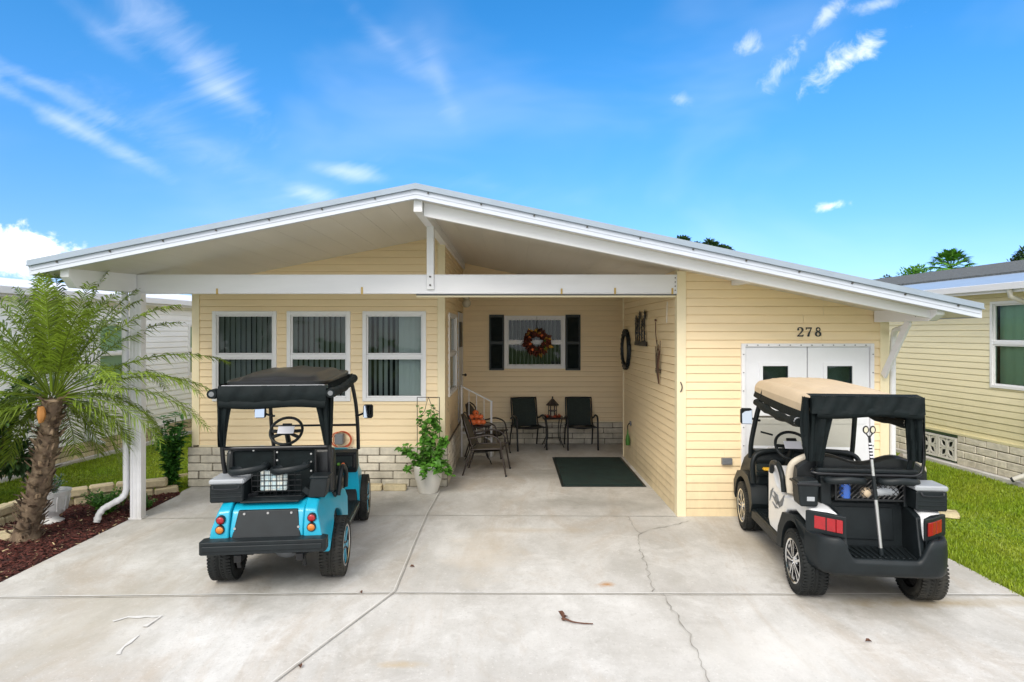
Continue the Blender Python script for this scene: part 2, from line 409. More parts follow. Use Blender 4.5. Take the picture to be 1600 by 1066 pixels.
# ------------------------------------------------------------------ camera, world, sun
cam = bpy.data.objects.new('camera', bpy.data.cameras.new('camera')); C.objects.link(cam); sc.camera = cam
cam.location = (0,0,CAM_Z); cam.rotation_euler = (R(90),0,0)
cam.data.sensor_width = 36; cam.data.lens = 36*F_PX/1600; cam.data.shift_y = -13/1600; cam.data.clip_end = 2000; cam.data.clip_start = .05
sc.view_settings.view_transform = 'Standard'; sc.view_settings.look = 'None'; sc.view_settings.gamma = 1; sc.view_settings.exposure = EXPOSURE
SUN_EL, SUN_AZ = R(41), R(202)      # azimuth clockwise from +Y: behind the camera, to its left
w = bpy.data.worlds.new('World'); sc.world = w; w.use_nodes = True
nt = w.node_tree; N = nt.nodes; L = nt.links; bg = N['Background']; bg.inputs['Strength'].default_value = .14
sky = N.new('ShaderNodeTexSky'); sky.sky_type = 'NISHITA'; sky.sun_disc = False; sky.sun_elevation = SUN_EL; sky.sun_rotation = SUN_AZ
sky.air_density = 1.0; sky.dust_density = .6; sky.ozone_density = 2.0; sky.altitude = 0
hs = N.new('ShaderNodeHueSaturation'); hs.inputs['Saturation'].default_value = SKY_SAT; hs.inputs['Value'].default_value = SKY_VAL; L.new(sky.outputs['Color'], hs.inputs['Color'])
tc = N.new('ShaderNodeTexCoord'); D_ = tc.outputs['Generated']
def wn(op, *a):
    x = N.new('ShaderNodeMath'); x.operation = op
    for i, v in enumerate(a):
        if isinstance(v, (int,float)): x.inputs[i].default_value = v
        else: L.new(v, x.inputs[i])
    return x.outputs[0]
def wrange(v, a, b, c=0, d=1, smooth=True):
    r = N.new('ShaderNodeMapRange'); r.interpolation_type = 'SMOOTHSTEP' if smooth else 'LINEAR'
    r.inputs['From Min'].default_value = a; r.inputs['From Max'].default_value = b; r.inputs['To Min'].default_value = c; r.inputs['To Max'].default_value = d
    L.new(v, r.inputs['Value']); return r.outputs['Result']
def wdot(v):
    x = N.new('ShaderNodeVectorMath'); x.operation = 'DOT_PRODUCT'; L.new(D_, x.inputs[0]); x.inputs[1].default_value = v; return x.outputs['Value']
NZ = []
for scl, strd in (((26,26,26),None), ((3.2,14,17),-22)):
    mp_ = N.new('ShaderNodeMapping'); mp_.inputs['Scale'].default_value = scl
    if strd:
        mp_.vector_type = 'POINT'; mr_ = N.new('ShaderNodeMapping'); mr_.inputs['Rotation'].default_value = (0, R(strd)*-1, 0); L.new(D_, mr_.inputs['Vector']); L.new(mr_.outputs['Vector'], mp_.inputs['Vector'])
    else: L.new(D_, mp_.inputs['Vector'])
    nz_ = N.new('ShaderNodeTexNoise'); nz_.inputs['Scale'].default_value = 1; nz_.inputs['Detail'].default_value = 5; nz_.inputs['Roughness'].default_value = .62; nz_.inputs['Distortion'].default_value = .5
    L.new(mp_.outputs['Vector'], nz_.inputs['Vector']); NZ.append(nz_.outputs['Fac'])
def cloud(px, py, ang, la, lb, dens, nsc, stretch, thr, soft=.25):
    """one cloud in the sky dome: centre direction, heading angle of its long axis, half lengths in radians"""
    c = Vector(((px-800)/F_PX, 1, (520-py)/F_PX)).normalized()
    e = c.cross(Vector((0,0,1))).normalized(); n = e.cross(c).normalized()
    a = e*math.cos(R(ang))+n*math.sin(R(ang)); b = -e*math.sin(R(ang))+n*math.cos(R(ang))
    da, db, dc = wdot(a), wdot(b), wdot(c)
    dist = wn('SQRT', wn('ADD', wn('POWER', wn('ABSOLUTE', wn('DIVIDE', da, la)), 2), wn('POWER', wn('ABSOLUTE', wn('DIVIDE', db, lb)), 2)))
    nzf = NZ[0] if stretch >= .45 else NZ[1]
    base = wn('SUBTRACT', 1.0, dist)
    v = wn('ADD', base, wn('MULTIPLY', wn('SUBTRACT', nzf, .5), thr))
    m = wrange(v, .20, .25+soft*2.6)
    return wn('MULTIPLY', wn('MULTIPLY', m, dens), wrange(dc, 0, .1))
cl = [cloud(20,395,-4,.115,.045,.95,14,.8,1.6,.12), cloud(1325,90,28,.075,.026,.68,26,.5,2.6,.4), cloud(1225,100,42,.045,.022,.55,30,.6,2.6,.45),
      cloud(1290,25,40,.04,.016,.4,30,.6,2.0,.3), cloud(1170,72,35,.03,.02,.35,30,.6,2.8,.4), cloud(1297,323,6,.04,.013,.75,30,.6,1.8,.3), cloud(1060,155,-20,.03,.016,.22,30,.6,2.2,.4),
      cloud(310,100,-38,.20,.055,.30,20,.25,2.2,.6), cloud(360,150,-20,.09,.025,.25,20,.3,2.0,.6), cloud(110,195,-24,.20,.02,.30,24,.2,2.2,.5),
      cloud(540,268,-8,.10,.018,.32,24,.25,2.0,.5), cloud(480,300,-12,.06,.02,.3,24,.4,2.0,.5), cloud(690,130,-65,.15,.03,.14,18,.3,2.2,.6), cloud(600,60,-40,.16,.03,.14,18,.3,2.4,.6),
      cloud(60,130,-20,.15,.02,.22,22,.2,2.2,.5), cloud(320,230,-25,.25,.05,.16,14,.25,2.6,.7), cloud(1380,5,0,.05,.015,.4,26,.6,2.0,.4), cloud(160,50,-35,.15,.03,.14,18,.2,2.4,.6), cloud(760,290,-5,.2,.04,.12,14,.3,2.4,.7)]
tot = cl[0]
for c_ in cl[1:]:
    tot = wn('SUBTRACT', wn('ADD', tot, c_), wn('MULTIPLY', tot, c_))
# thin general veil of cirrus over the whole dome (also whitens the daylight)
vz = N.new('ShaderNodeTexNoise'); vz.inputs['Scale'].default_value = 2.2; vz.inputs['Detail'].default_value = 4; vz.inputs['Distortion'].default_value = .5
vm = N.new('ShaderNodeMapping'); vm.inputs['Scale'].default_value = (1,1,2.2); L.new(D_, vm.inputs['Vector']); L.new(vm.outputs['Vector'], vz.inputs['Vector'])
veil = wn('MULTIPLY', wrange(vz.outputs['Fac'], .45, .75), .10)
# broad unseen cloud banks overhead; those behind and beside are added as fill light
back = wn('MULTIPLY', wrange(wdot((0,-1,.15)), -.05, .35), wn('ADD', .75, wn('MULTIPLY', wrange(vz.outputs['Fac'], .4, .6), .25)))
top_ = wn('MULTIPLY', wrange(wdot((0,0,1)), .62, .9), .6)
side_fill = wn('MULTIPLY', wrange(wn('ABSOLUTE', wdot((1,0,0))), .70, .86), .85)
for c_ in (veil, back, top_, side_fill):
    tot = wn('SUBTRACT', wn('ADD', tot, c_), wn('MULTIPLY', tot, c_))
hz = N.new('ShaderNodeMix'); hz.data_type = 'RGBA'; hz.blend_type = 'MULTIPLY'; hz.inputs['B'].default_value = (.43,.55,1.0,1)
L.new(wrange(wdot((0,0,1)), .42, -.02), hz.inputs['Factor']); L.new(hs.outputs['Color'], hz.inputs['A'])
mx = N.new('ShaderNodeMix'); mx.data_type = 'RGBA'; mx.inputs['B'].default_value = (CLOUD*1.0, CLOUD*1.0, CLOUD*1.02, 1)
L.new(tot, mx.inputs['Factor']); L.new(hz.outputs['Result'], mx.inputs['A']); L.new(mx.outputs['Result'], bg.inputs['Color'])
sun = bpy.data.objects.new('sun', bpy.data.lights.new('sun', 'SUN')); C.objects.link(sun)
sun.data.energy = SUN_E; sun.data.angle = R(28); sun.data.color = (1,.93,.82)
sd = Vector((math.sin(SUN_AZ)*math.cos(SUN_EL), math.cos(SUN_AZ)*math.cos(SUN_EL), math.sin(SUN_EL)))
sun.rotation_euler = (-sd).to_track_quat('-Z','Y').to_euler()

sc.cycles.max_bounces = 7; sc.cycles.diffuse_bounces = 4; sc.cycles.glossy_bounces = 3; sc.cycles.transparent_max_bounces = 10; sc.cycles.adaptive_threshold = .02
# ------------------------------------------------------------------ ground
XL, XR = -4.55, 4.30
g = MB(); g.add([(-400,-60,-.06),(400,-60,-.06),(400,900,-.06),(-400,900,-.06)], [(0,1,2,3)])
struct(g.build('ground', M_['grassground']))
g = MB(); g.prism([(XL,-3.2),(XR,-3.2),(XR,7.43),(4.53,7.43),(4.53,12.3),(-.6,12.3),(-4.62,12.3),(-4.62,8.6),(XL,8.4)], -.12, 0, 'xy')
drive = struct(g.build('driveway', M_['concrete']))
g = MB(); g.box(-60,60,-11,-3.2,-.10,-.03); struct(g.build('road', M_['asphalt']))
def strip(name, pts, w, z, m, jag=0, parent=drive):
    mb = MB(); P = [Vector((p[0],p[1],0)) for p in pts]; Q = []
    for i in range(len(P)-1):
        n = max(1, int((P[i+1]-P[i]).length/.05)) if jag else max(1, int((P[i+1]-P[i]).length/.4))
        for k in range(n): Q.append(P[i].lerp(P[i+1], k/n))
    Q.append(P[-1]); vs = []
    for i, q in enumerate(Q):
        t = (Q[min(i+1,len(Q)-1)]-Q[max(i-1,0)]).normalized(); s = Vector((t.y,-t.x,0))
        o = s*random.uniform(-jag,jag) if jag else Vector()
        ww = w*random.uniform(.25,1.3) if jag else w*random.uniform(.8,1.2)
        vs += [q+o-s*ww/2+Vector((0,0,z)), q+o+s*ww/2+Vector((0,0,z))]
    mb.add(vs, [(2*i,2*i+1,2*i+3,2*i+2) for i in range(len(Q)-1)])
    return mb.build(name, m, parent)
G = lambda px, py: (gnd(px,py).x, gnd(px,py).y)
strip('joint', [(XL+.02,5.12),(-3.0,5.16),(-1.02,5.22),(1.5,5.20),(XR-.02,5.18)], .012, .004, M_['joint'])
strip('joint', [(XL+.02,5.145),(-1.0,5.24),(1.5,5.222),(XR-.02,5.20)], .014, .008, M_['jointlight'])
strip('joint', [(XL+.02,7.32),(-1.05,7.46),(2.0,7.42)], .014, .004, M_['joint'])
strip('joint', [(-1.0,8.6),(-1.03,7.5),(-1.02,6.4),(-1.0,5.25),(-1.28,4.5),(-1.5,3.9),(-1.8,2.8),(-2,0)], .010, .012, M_['joint'])
strip('joint', [(-1.012,8.6),(-1.042,7.5),(-1.032,6.4),(-1.012,5.25),(-1.292,4.5),(-1.512,3.9),(-1.812,2.8)], .009, .016, M_['jointlight'])
strip('joint', [(-.95,9.87),(.55,9.87),(.72,9.87)], .022, .004, M_['joint'])
strip('crack', [G(983,808),G(988,822),G(1000,834),G(996,850),G(1008,880),G(1016,905),G(1022,925)], .009, .005, M_['crack'], .018)
strip('crack', [G(1000,834),G(1025,826),G(1050,822),G(1075,815)], .010, .009, M_['crack'], .016)
strip('crack', [G(1038,930),G(1048,950),G(1062,970),G(1080,1000),G(1092,1030),G(1110,1066),G(1150,1180)], .010, .013, M_['crack'], .018)
# worn white marks near the front of the drive
strip('worn_mark', [G(176,972),G(200,965),G(252,964)], .034, .006, M_['worn'], .008)
strip('worn_mark', [G(252,964),G(240,972),G(226,981)], .040, .010, M_['worn'], .008)
strip('worn_mark', [G(218,994),G(200,1006),G(184,1024)], .028, .006, M_['worn'], .008)

# ------------------------------------------------------------------ wall builders
def siding(name, p0, p1, z0, z1, m, parent, openings=(), cuts=(), course=.1016, e=.015):
    p0 = Vector((*p0,0)); p1 = Vector((*p1,0)); Lw = (p1-p0).length; d = (p1-p0)/Lw; nrm = Vector((d.y,-d.x,0))
    bm = bmesh.new(); n = int(math.ceil((z1-z0)/course)); srnd = random.Random(name+str(round(Lw,2))); us = 0
    for i in range(n):
        a, b = z0+i*course, z0+(i+1)*course
        prof = [(-.004,a),(e,a),(e+.001,a+.008),(.006,b-.007),(-.004,b-.004),(-.004,b)]
        if i % 2 == 0: us = srnd.uniform(.12,.88)*Lw if Lw > 1.2 else Lw*2
        sp_ = [(0,us,0),(us,Lw,.0022)] if us < Lw else [(0,Lw,0)]
        for ua_, ub_, do_ in sp_:
            wv = srnd.uniform(-.0012,.0012)
            rows = [[bm.verts.new((u,o+do_+wv,z)) for o,z in prof] for u in (ua_,ub_)]
            for k in range(5): bm.faces.new((rows[0][k],rows[1][k],rows[1][k+1],rows[0][k+1]))
    def cut(co, no, clear=False):
        bmesh.ops.bisect_plane(bm, geom=bm.verts[:]+bm.edges[:]+bm.faces[:], plane_co=co, plane_no=no, clear_outer=clear, dist=1e-5)
    for u0,u1,a,b in openings:
        cut((u0,0,0),(1,0,0)); cut((u1,0,0),(1,0,0)); cut((0,0,a),(0,0,1)); cut((0,0,b),(0,0,1))
        kill = [f for f in bm.faces if u0 < f.calc_center_median().x < u1 and a < f.calc_center_median().z < b]
        bmesh.ops.delete(bm, geom=kill, context='FACES')
    for (ua,za,ub,zb) in cuts:
        cut((ua,0,za), Vector((-(zb-za),0,ub-ua)).normalized(), True)
    mb = MB(); idx = {}
    bm.verts.index_update()
    vs = [p0+d*v.co.x+nrm*v.co.y+Vector((0,0,v.co.z)) for v in bm.verts]
    mb.add(vs, [tuple(v.index for v in f.verts) for f in bm.faces]); bm.free()
    return mb.build(name, m, parent, world=True)

def blocks(name, p0, p1, z0, z1, parent, rows, length=.40, thick=.05, m=None, seed=1, holes=()):
    """slump block skirting: chamfered blocks on a mortar backing"""
    rnd = random.Random(seed); p0 = Vector((*p0,0)); p1 = Vector((*p1,0)); Lw = (p1-p0).length; d = (p1-p0)/Lw; nrm = Vector((d.y,-d.x,0))
    M = Matrix(((d.x,-nrm.x,0,p0.x),(d.y,-nrm.y,0,p0.y),(0,0,1,0),(0,0,0,1)))
    h = (z1-z0)/rows; mb = MB()
    for r in range(rows):
        u = -length*(.5 if r % 2 else 0)-rnd.uniform(0,.08)
        while u < Lw:
            l = length*rnd.choice((1,1,1,.98,1.02))
            a, b = max(0,u)+.006, min(Lw,u+l)-.006
            segs = [(a,b)]
            for ha,hb in holes:
                segs = [q_ for p_,r_ in segs for q_ in ((p_,min(r_,ha-.006)),(max(p_,hb+.006),r_)) if q_[1]-q_[0] > .03]
            for a,b in segs:
                mb.chbox(a,b,-thick-rnd.uniform(0,.008),0,z0+r*h+.006,z0+(r+1)*h-.006,.008,M,.003)
            u += l
    o = mb.build(name, m or M_['block'], parent, world=True)
    mm = MB(); mm.box(.001,Lw-.001,-thick+.014,.002,z0,z1-.003,M); mt = mm.build('mortar', M_['mortar'], o, world=True)
    return o

def window(name, parent, p0, p1, z0, z1, rail=.5, fw=.055, proud=.035, blinds='vertical', glass=None, inner=None, seed=0, plain=0, label=None):
    """double-hung window between wall points p0->p1: frame, two sashes, pane, blind behind"""
    p0 = Vector((*p0,0)); p1 = Vector((*p1,0)); W = (p1-p0).length; d = (p1-p0)/W; nrm = Vector((d.y,-d.x,0))
    M = Matrix(((d.x,-nrm.x,0,p0.x),(d.y,-nrm.y,0,p0.y),(0,0,1,0),(0,0,0,1)))
    fr = MB(); f = fw
    fr.box(0,f,-proud,.05,z0,z1,M); fr.box(W-f,W,-proud,.05,z0,z1,M); fr.box(f,W-f,-proud,.05,z1-f,z1,M); fr.box(f,W-f,-proud,.05,z0,z0+f,M)
    zr = z0+(z1-z0)*rail
    fr.box(f,W-f,-proud+.008,.03,zr-.024,zr+.024,M)
    s = .022   # inner lip of sashes
    for a,b,y in ((z0+f,zr-.024,.0),(zr+.024,z1-f,.012)):
        fr.box(f,f+s,y-.016,y+.02,a,b,M); fr.box(W-f-s,W-f,y-.016,y+.02,a,b,M); fr.box(f+s,W-f-s,y-.016,y+.02,b-s,b,M); fr.box(f+s,W-f-s,y-.016,y+.02,a,a+s,M)
    wo = bpy.data.objects.new(name, None); C.objects.link(wo); wo.parent = parent; wo.matrix_parent_inverse = parent.matrix_basis.inverted()
    wo.empty_display_size = .1
    if label: wo['label'] = label
    # the window part itself is the frame mesh
    bpy.data.objects.remove(wo)
    fo = fr.build(name, M_['vinylframe'], parent, world=True, bevel=.004)
    if label: fo['label'] = label
    pn = MB()
    pn.add([(f,.006,z0+f),(W-f,.006,z0+f),(W-f,.006,zr),(f,.006,zr)], [(0,1,2,3)], M)
    pn.add([(f,.018,zr),(W-f,.018,zr),(W-f,.018,z1-f),(f,.018,z1-f)], [(0,1,2,3)], M)
    pn.build('pane', glass or M_['glass'], fo, world=True)
    rnd = random.Random(seed)
    if blinds == 'vertical':
        b = MB(); u = f+.02
        while u < W-f:
            a = R(rnd.uniform(66,80)) if not (plain and u > W*(1-plain)) else R(rnd.uniform(4,14))
            Mm = M @ Matrix.Translation((u,.12,0)) @ Matrix.Rotation(a,4,'Z')
            b.grid(lambda s_,t: (-.045+.09*s_, .006*math.sin(PI*s_), z0+.02+(z1-z0-.04)*t), 3, 1, Mm)
            u += .078
        b.build('blind', M_['blind'], fo, world=True, smooth=60)
    elif blinds == 'flat':
        b = MB(); n = int((z1-z0)/.03)
        for i in range(n): b.box(f,W-f,.06,.063,z0+i*.03,z0+i*.03+.027,M)
        b.build('blind', M_['blind'], fo, world=True)
    elif blinds == 'shadefull':
        b = MB(); b.grid(lambda s_,t: (f+(W-2*f)*s_, .10+.008*math.sin(s_*40), z0+.02+(z1-z0-.04)*t), 60, 1, M); b.build('blind', M_['blind'], fo, world=True, smooth=60)
    elif blinds == 'shade':
        b = MB(); b.box(f,W-f,.05,.055,zr,z1,M); b.build('blind', M_['blind'], fo, world=True)
    # dark box behind so that nothing outside shows through
    k = MB(); k.add([(-.05,.5,z0-.1),(W+.05,.5,z0-.1),(W+.05,.5,z1+.1),(-.05,.5,z1+.1),(-.05,.03,z0-.1),(W+.05,.03,z0-.1),(W+.05,.03,z1+.1),(-.05,.03,z1+.1)],
                    [(0,1,2,3),(0,4,5,1),(1,5,6,2),(2,6,7,3),(3,7,4,0)], M)
    k.build('interior', M_['dark_in'], fo, world=True)
    return fo

# ------------------------------------------------------------------ the house
YF, YB, YW, YS, YA, YR = 6.38, 7.44, 8.89, 11.03, 12.31, 20.5
TH = .14
def roof(x): return 3.76-.199*(-1.0-x) if x < -1 else 3.76-.212*(x+1.0)
def soff(x): return roof(x)-TH
house = thing('house', 'cream sided manufactured home with low white gable roof and open carport porch', 'house', (0,YW,0))
S, T = M_['siding'], M_['trimcream']
ca = lambda x0,x1: (0, soff(x0)+.03, abs(x1-x0), soff(x1)+.03)     # cut line along a front wall
wx = [at(p,0,YW).x for p in (333,433,449,548,567,666)]
wz0, wz1 = 1.23, 2.53
ops = [(wx[i]+4.60+.01, wx[i+1]+4.60-.01, wz0+.01, wz1-.01) for i in (0,2,4)]
SK = .57
siding('front_wall', (-4.60,YW), (-.99,YW), SK, 3.8, S, house, ops, [ca(-4.60,-.99)])
siding('side_wall', (-4.60,YR), (-4.60,YW), SK, soff(-4.6)+.03, S, house)
yA, yB = 9.45, 10.75
siding('porch_side_wall', (-.99,YW), (-.99,YA), SK, 3.65, S, house, [(yA-YW+.01,yB-YW-.01,1.24,2.52),(11.12-YW,12.08-YW,.0,2.62)], [(0,soff(-1)+.03,4,soff(-1)+.03)])
bz0, bz1 = 1.50, 2.56
bx0, bx1 = at(788,0,YA).x, at(883,0,YA).x
siding('porch_back_wall', (-.99,YA), (2.36,YA), .43, 3.65, S, house, [(bx0+.99+.01,bx1+.99-.01,bz0+.01,bz1-.01)], [ca(-.99,2.36)])
siding('shed_side_wall', (2.016,YS), (2.016,YB), .0, soff(2.016)+.02, S, house)
siding('shed_rear_wall', (2.36,YS), (2.016,YS), .0, soff(2.1)+.01, S, house)
siding('shed_rear_wall', (2.36,YA), (2.36,YS), .0, soff(2.36)+.01, S, house)
dx0, dx1 = at(1157,0,YB).x, at(1363,0,YB).x
siding('shed_front_wall', (2.016,YB), (4.53,YB), .0, 3.2, S, house, [(dx0-2.016+.01,dx1-2.016-.01,-.1,2.085)], [ca(2.016,4.53)])
siding('shed_outer_wall', (4.53,YB), (4.53,YR), .0, soff(4.53)+.02, S, house)
siding('rear_wall', (4.53,YR), (-4.60,YR), .0, 3.8, S, house, (), [(0,soff(4.53)+.03,5.53,soff(-1)+.03),(5.53,soff(-1)+.03,9.13,soff(-4.6)+.03)])
# corner trims
def trim(name, *bs):
    t_ = MB()
    for b_ in bs: t_.box(*b_)
    t_.build(name, T, house, world=True, bevel=.003)
for x,y,z0_,z1_,sx in ((-4.60,YW,SK,soff(-4.5),-1),(-.99,YW,SK,soff(-1.1),1)):
    trim('corner_trim', (*sorted((x-sx*.085,x+sx*.022)), y-.024, y-.004, z0_, z1_), (*sorted((x+sx*.004,x+sx*.022)), y-.004, y+.08, z0_, z1_))
trim('corner_trim', (2.016-.024,2.016+.085,YB-.026,YB-.004,.0,soff(2.1)), (1.992,2.010,YB-.004,YB+.085,.0,soff(2.0)))
trim('corner_trim', (4.53-.085,4.53+.022,YB-.026,YB-.004,.0,soff(4.5)), (4.534,4.552,YB-.004,YB+.085,.0,soff(4.53)))
trim('corner_trim', (-.985,-.96,YA-.03,YA-.018,SK,soff(-1))); trim('corner_trim', (1.99,2.012,YS-.03,YS+.02,.0,soff(2.0)))
trim('starter_strip', (-4.6,-.99,YW-.024,YW-.004,SK-.004,SK+.028)); trim('starter_strip', (-.97,2.36,YA-.024,YA-.004,.426,.455))
# skirting
blocks('block_skirt', (-4.67,YW), (-.93,YW), 0, SK, house, 5, seed=3)
blocks('block_skirt', (-.975,YW+.0), (-.975,YA), 0, SK, house, 5, seed=5, thick=.045)
blocks('block_skirt', (-.93,YA), (2.36,YA), 0, .43, house, 4, seed=8)
blocks('block_skirt', (-4.65,YR), (-4.65,YW), 0, SK, house, 5, seed=4, thick=.02)
# windows
labs = ['left of the three front windows, half hidden by the golf cart roof', 'middle front window above the golf cart roof', 'right front window, plain blinds at its right side']
for i in range(3):
    window('window', house, (wx[2*i],YW), (wx[2*i+1],YW), wz0, wz1, .5, seed=i, plain=(0,0,.42)[i], label=labs[i])
window('window', house, (-.99,yA), (-.99,yB), 1.23, 2.53, .5, seed=9, blinds='flat', label='narrow looking side window beside the porch')
wb = window('window', house, (bx0,YA), (bx1,YA), bz0, bz1, .5, fw=.065, seed=11, label='wide porch window between black shutters')
for a,b in ((764,788),(883,907)):
    x0, x1 = at(a,0,YA).x+.005, at(b,0,YA).x-.005; sh = MB()
    sh.box(x0,x0+.035,YA-.05,YA-.016,1.47,2.58); sh.box(x1-.035,x1,YA-.05,YA-.016,1.47,2.58)
    for q in (1.47,2.01,2.545): sh.box(x0+.035,x1-.035,YA-.048,YA-.016,q,q+.035)
    q = 1.515
    while q < 2.53:
        if not (1.985 < q < 2.045): sh.cbox(((x0+x1)/2,YA-.03,q), (x1-x0-.07,.006,.03), (35,0,0))
        q += .027
    sh.box(x0+.03,x1-.03,YA-.02,YA-.016,1.48,2.57)
    sh.build('shutter', M_['shutter'], house, world=True)
# entry door in the porch side wall
d = MB(); d.box(-1.02,-.975,11.14,12.06,.45,2.60); d.box(-.975,-.965,11.14,11.2,.45,2.6); d.box(-.975,-.965,12.0,12.06,.45,2.6)
do = d.build('door', M_['door'], house, world=True, bevel=.004)
d = MB(); d.box(-.972,-.955,11.35,11.85,1.95,2.42); d.build('door_window', M_['shutter'], do, world=True)
d = MB(); d.tube([(-.965,11.93,1.40),(-.92,11.93,1.40)], .012); d.ball((-.905,11.93,1.40), .028); d.build('handle', M_['bronze'], do, world=True, smooth=40)

# roof slab in two slopes, ridged metal, drip edge, fascia
def slope_box(mb, xa, xb, ya, yb, t0, t1):
    mb.add([(xa,ya,roof(xa)+t0),(xb,ya,roof(xb)+t0),(xb,yb,roof(xb)+t0),(xa,yb,roof(xa)+t0),(xa,ya,roof(xa)+t1),(xb,ya,roof(xb)+t1),(xb,yb,roof(xb)+t1),(xa,yb,roof(xa)+t1)],
           [(0,3,2,1),(4,5,6,7),(0,1,5,4),(1,2,6,5),(2,3,7,6),(3,0,4,7)])
XRL, XRR = -5.0, 4.86
r = MB(); slope_box(r, XRL, -1.0, YF+.06, YR+.4, -.06, -.004); slope_box(r, -1.0, XRR, YF+.06, YR+.4, -.06, -.004)
for xa, xb in ((XRL,-1.0),(-1.0,XRR)):
    y = YF+.6
    while y < YR: slope_box(r, xa+.03, xb-.03, y, y+.03, -.004, .025); y += .45
ro = r.build('roof', M_['roofmetal'], house, world=True)
sf = MB()
for xa, xb in ((XRL+.03,-1.0),(-1.0,XRR-.03)):
    n = int((xb-xa)/.305)
    for i in range(n+1):
        a = xa+i*.305; b = min(xb, a+.3032)
        if b-a > .02: slope_box(sf, a, b, YF+.06, YR, -TH, -TH+.05)
    slope_box(sf, xa, xb, YF+.06, YR, -TH+.006, -TH+.07)
sf.build('soffit', M_['soffit'], ro, world=True)
f = MB()
for xa, xb in ((XRL,-1.0),(-1.0,XRR)):
    slope_box(f, xa, xb, YF, YF+.05, -.145, -.052)
    slope_box(f, xa, xb, YF-.006, YF, -.146, -.130); slope_box(f, xa, xb, YF-.006, YF, -.10, -.092)
for x, sgn in ((XRL,-1),(XRR,1)):
    f.box(*sorted((x,x+sgn*.02)), YF, YR+.4, roof(x)-.145, roof(x)-.05)
f.build('fascia', M_['fascia'], ro, world=True)
f = MB()
for xa, xb in ((XRL-.03,-1.0),(-1.0,XRR+.03)):
    slope_box(f, xa, xb, YF-.018, YF+.12, -.05, .012)
    slope_box(f, xa, xb, YF-.03, YF-.018, -.05, -.036)
for x, sgn in ((XRL,-1),(XRR,1)):
    f.box(*sorted((x,x+sgn*.035)), YF+.12, YR+.4, roof(x)-.05, roof(x)+.008)
f.build('drip_edge', M_['roofmetal'], ro, world=True)
screw_me = MB().tube([(0,-.014,0),(0,0,0)], .009, 6).build('fascia_screw', M_['darkscrews'], ro, world=True)
def screws(proto_name, pts, parent, m, r=.008):
    first = None
    for p in pts:
        if first is None: first = MB().tube([(0,-.012,0),(0,.002,0)], r, 8).build(proto_name, m, parent, world=True, loc=p)
        else:
            c_ = first.copy(); C.objects.link(c_); c_.location = p
bpy.data.objects.remove(screw_me)
screws('fascia_screw', [(-4.72+i*.55, YF-.004, roof(-4.72+i*.55)-.066) for i in range(18)], ro, M_['darkscrews'], .009)
# beams and posts of the carport
W = M_['white']
b = MB(); b.box(-4.57,1.99,YB-.04,YB+.04,2.69,2.92); b.box(-4.57,1.99,YB-.046,YB-.04,2.69,2.705); b.box(-4.57,1.99,YB-.046,YB-.04,2.905,2.92)
bo = b.build('carport_beam', W, house, world=True, bevel=.003)
for x in [at(p,0,YB).x for p in (342,567,877,960,1049)]:
    b = MB(); b.box(x-.011,x+.011,YB-.05,YB-.046,2.70,2.74+random.uniform(0,.03)); b.box(x-.011,x+.011,YB-.05,YB-.03,2.684,2.70); b.build('rusty_clip', M_['rust'], bo, world=True)
screws('beam_screw', [(x,YB-.042,z) for x in (1.965,-4.53) for z in (2.73,2.78,2.83,2.88)], bo, M_['darkscrews'], .007)
b = MB(); b.box(-1.16,1.99,YB+.02,YB+.09,2.652,2.672); b.build('shade_track', M_['trimcream'], house, world=True)
b = MB(); b.box(-1.16,1.99,YB+.0,YB+.07,2.673,2.689); b.build('shade_track', M_['grey'], house, world=True)
rb = MB(); rb.box(-1.034,-.944,YF+.07,YW,3.49,3.63); rb.box(-1.034,-.944,YW,YA,3.49,3.63)
rb = rb.build('ridge_beam', W, house, world=True, bevel=.004)
x_l, x_r, yy, zt = -.925, -.93, YF+.16, 0
b = MB()
b.add([(-.94,yy,soff(-.94)-.145),(4.47,yy,soff(4.47)-.09),(4.47,yy+.06,soff(4.47)-.09),(-.94,yy+.06,soff(-.94)-.145),(-.94,yy,soff(-.94)+.0),(4.47,yy,soff(4.47)+.0),(4.47,yy+.06,soff(4.47)+.0),(-.94,yy+.06,soff(-.94)+.0)],
      [(0,3,2,1),(4,5,6,7),(0,1,5,4),(1,2,6,5),(2,3,7,6),(3,0,4,7)])
b.build('rafter', M_['trimcream'] if 0 else W, house, world=True, bevel=.003)
kp = MB(); kp.box(-1.023,-.939,YB-.075,YB-.05,2.74,3.50); kp.box(-1.023,-.939,YB-.05,YB+.03,2.93,3.50)
kp = kp.build('king_post', W, house, world=True, bevel=.003)
screws('bolt', [(-.981,YB-.077,z) for z in (2.79,2.89)], kp, M_['darkscrews'], .012)
def outrigger(xw, xn, yw, yn, zb, zn, w=.09):
    """cantilever beam running forward from wall or post, tapered nose"""
    s = MB(); a = w/2
    zt_w, zt_n = soff(xw)+.01, soff(xn)+.01
    prof = [(xw,yw,zb),(xn,yn+.12,zb),(xn,yn,zb+(zt_n-zb)*.55),(xn,yn,zt_n),(xw,yw,zt_w)]
    vs = [(x-a,y,z) for x,y,z in prof]+[(x+a,y,z) for x,y,z in prof]
    s.add(vs, [(4,3,2,1,0),(5,6,7,8,9),(0,1,6,5),(1,2,7,6),(2,3,8,7),(3,4,9,8),(4,0,5,9)])
    return s.build('outrigger', W, house, world=True, bevel=.003)
outrigger(-4.56, -4.70, YB-.05, YF+.07, 2.70, 0)
o = outrigger(4.41, 4.50, YB-.03, YF+.07, 2.345, 0)
for y,z in ((6.62,2.40),(6.62,2.44),(6.75,2.40)): MB().tube([(4.455,y,z),(4.43,y,z)], .009, 6).build('bolt', M_['darkscrews'], o, world=True)
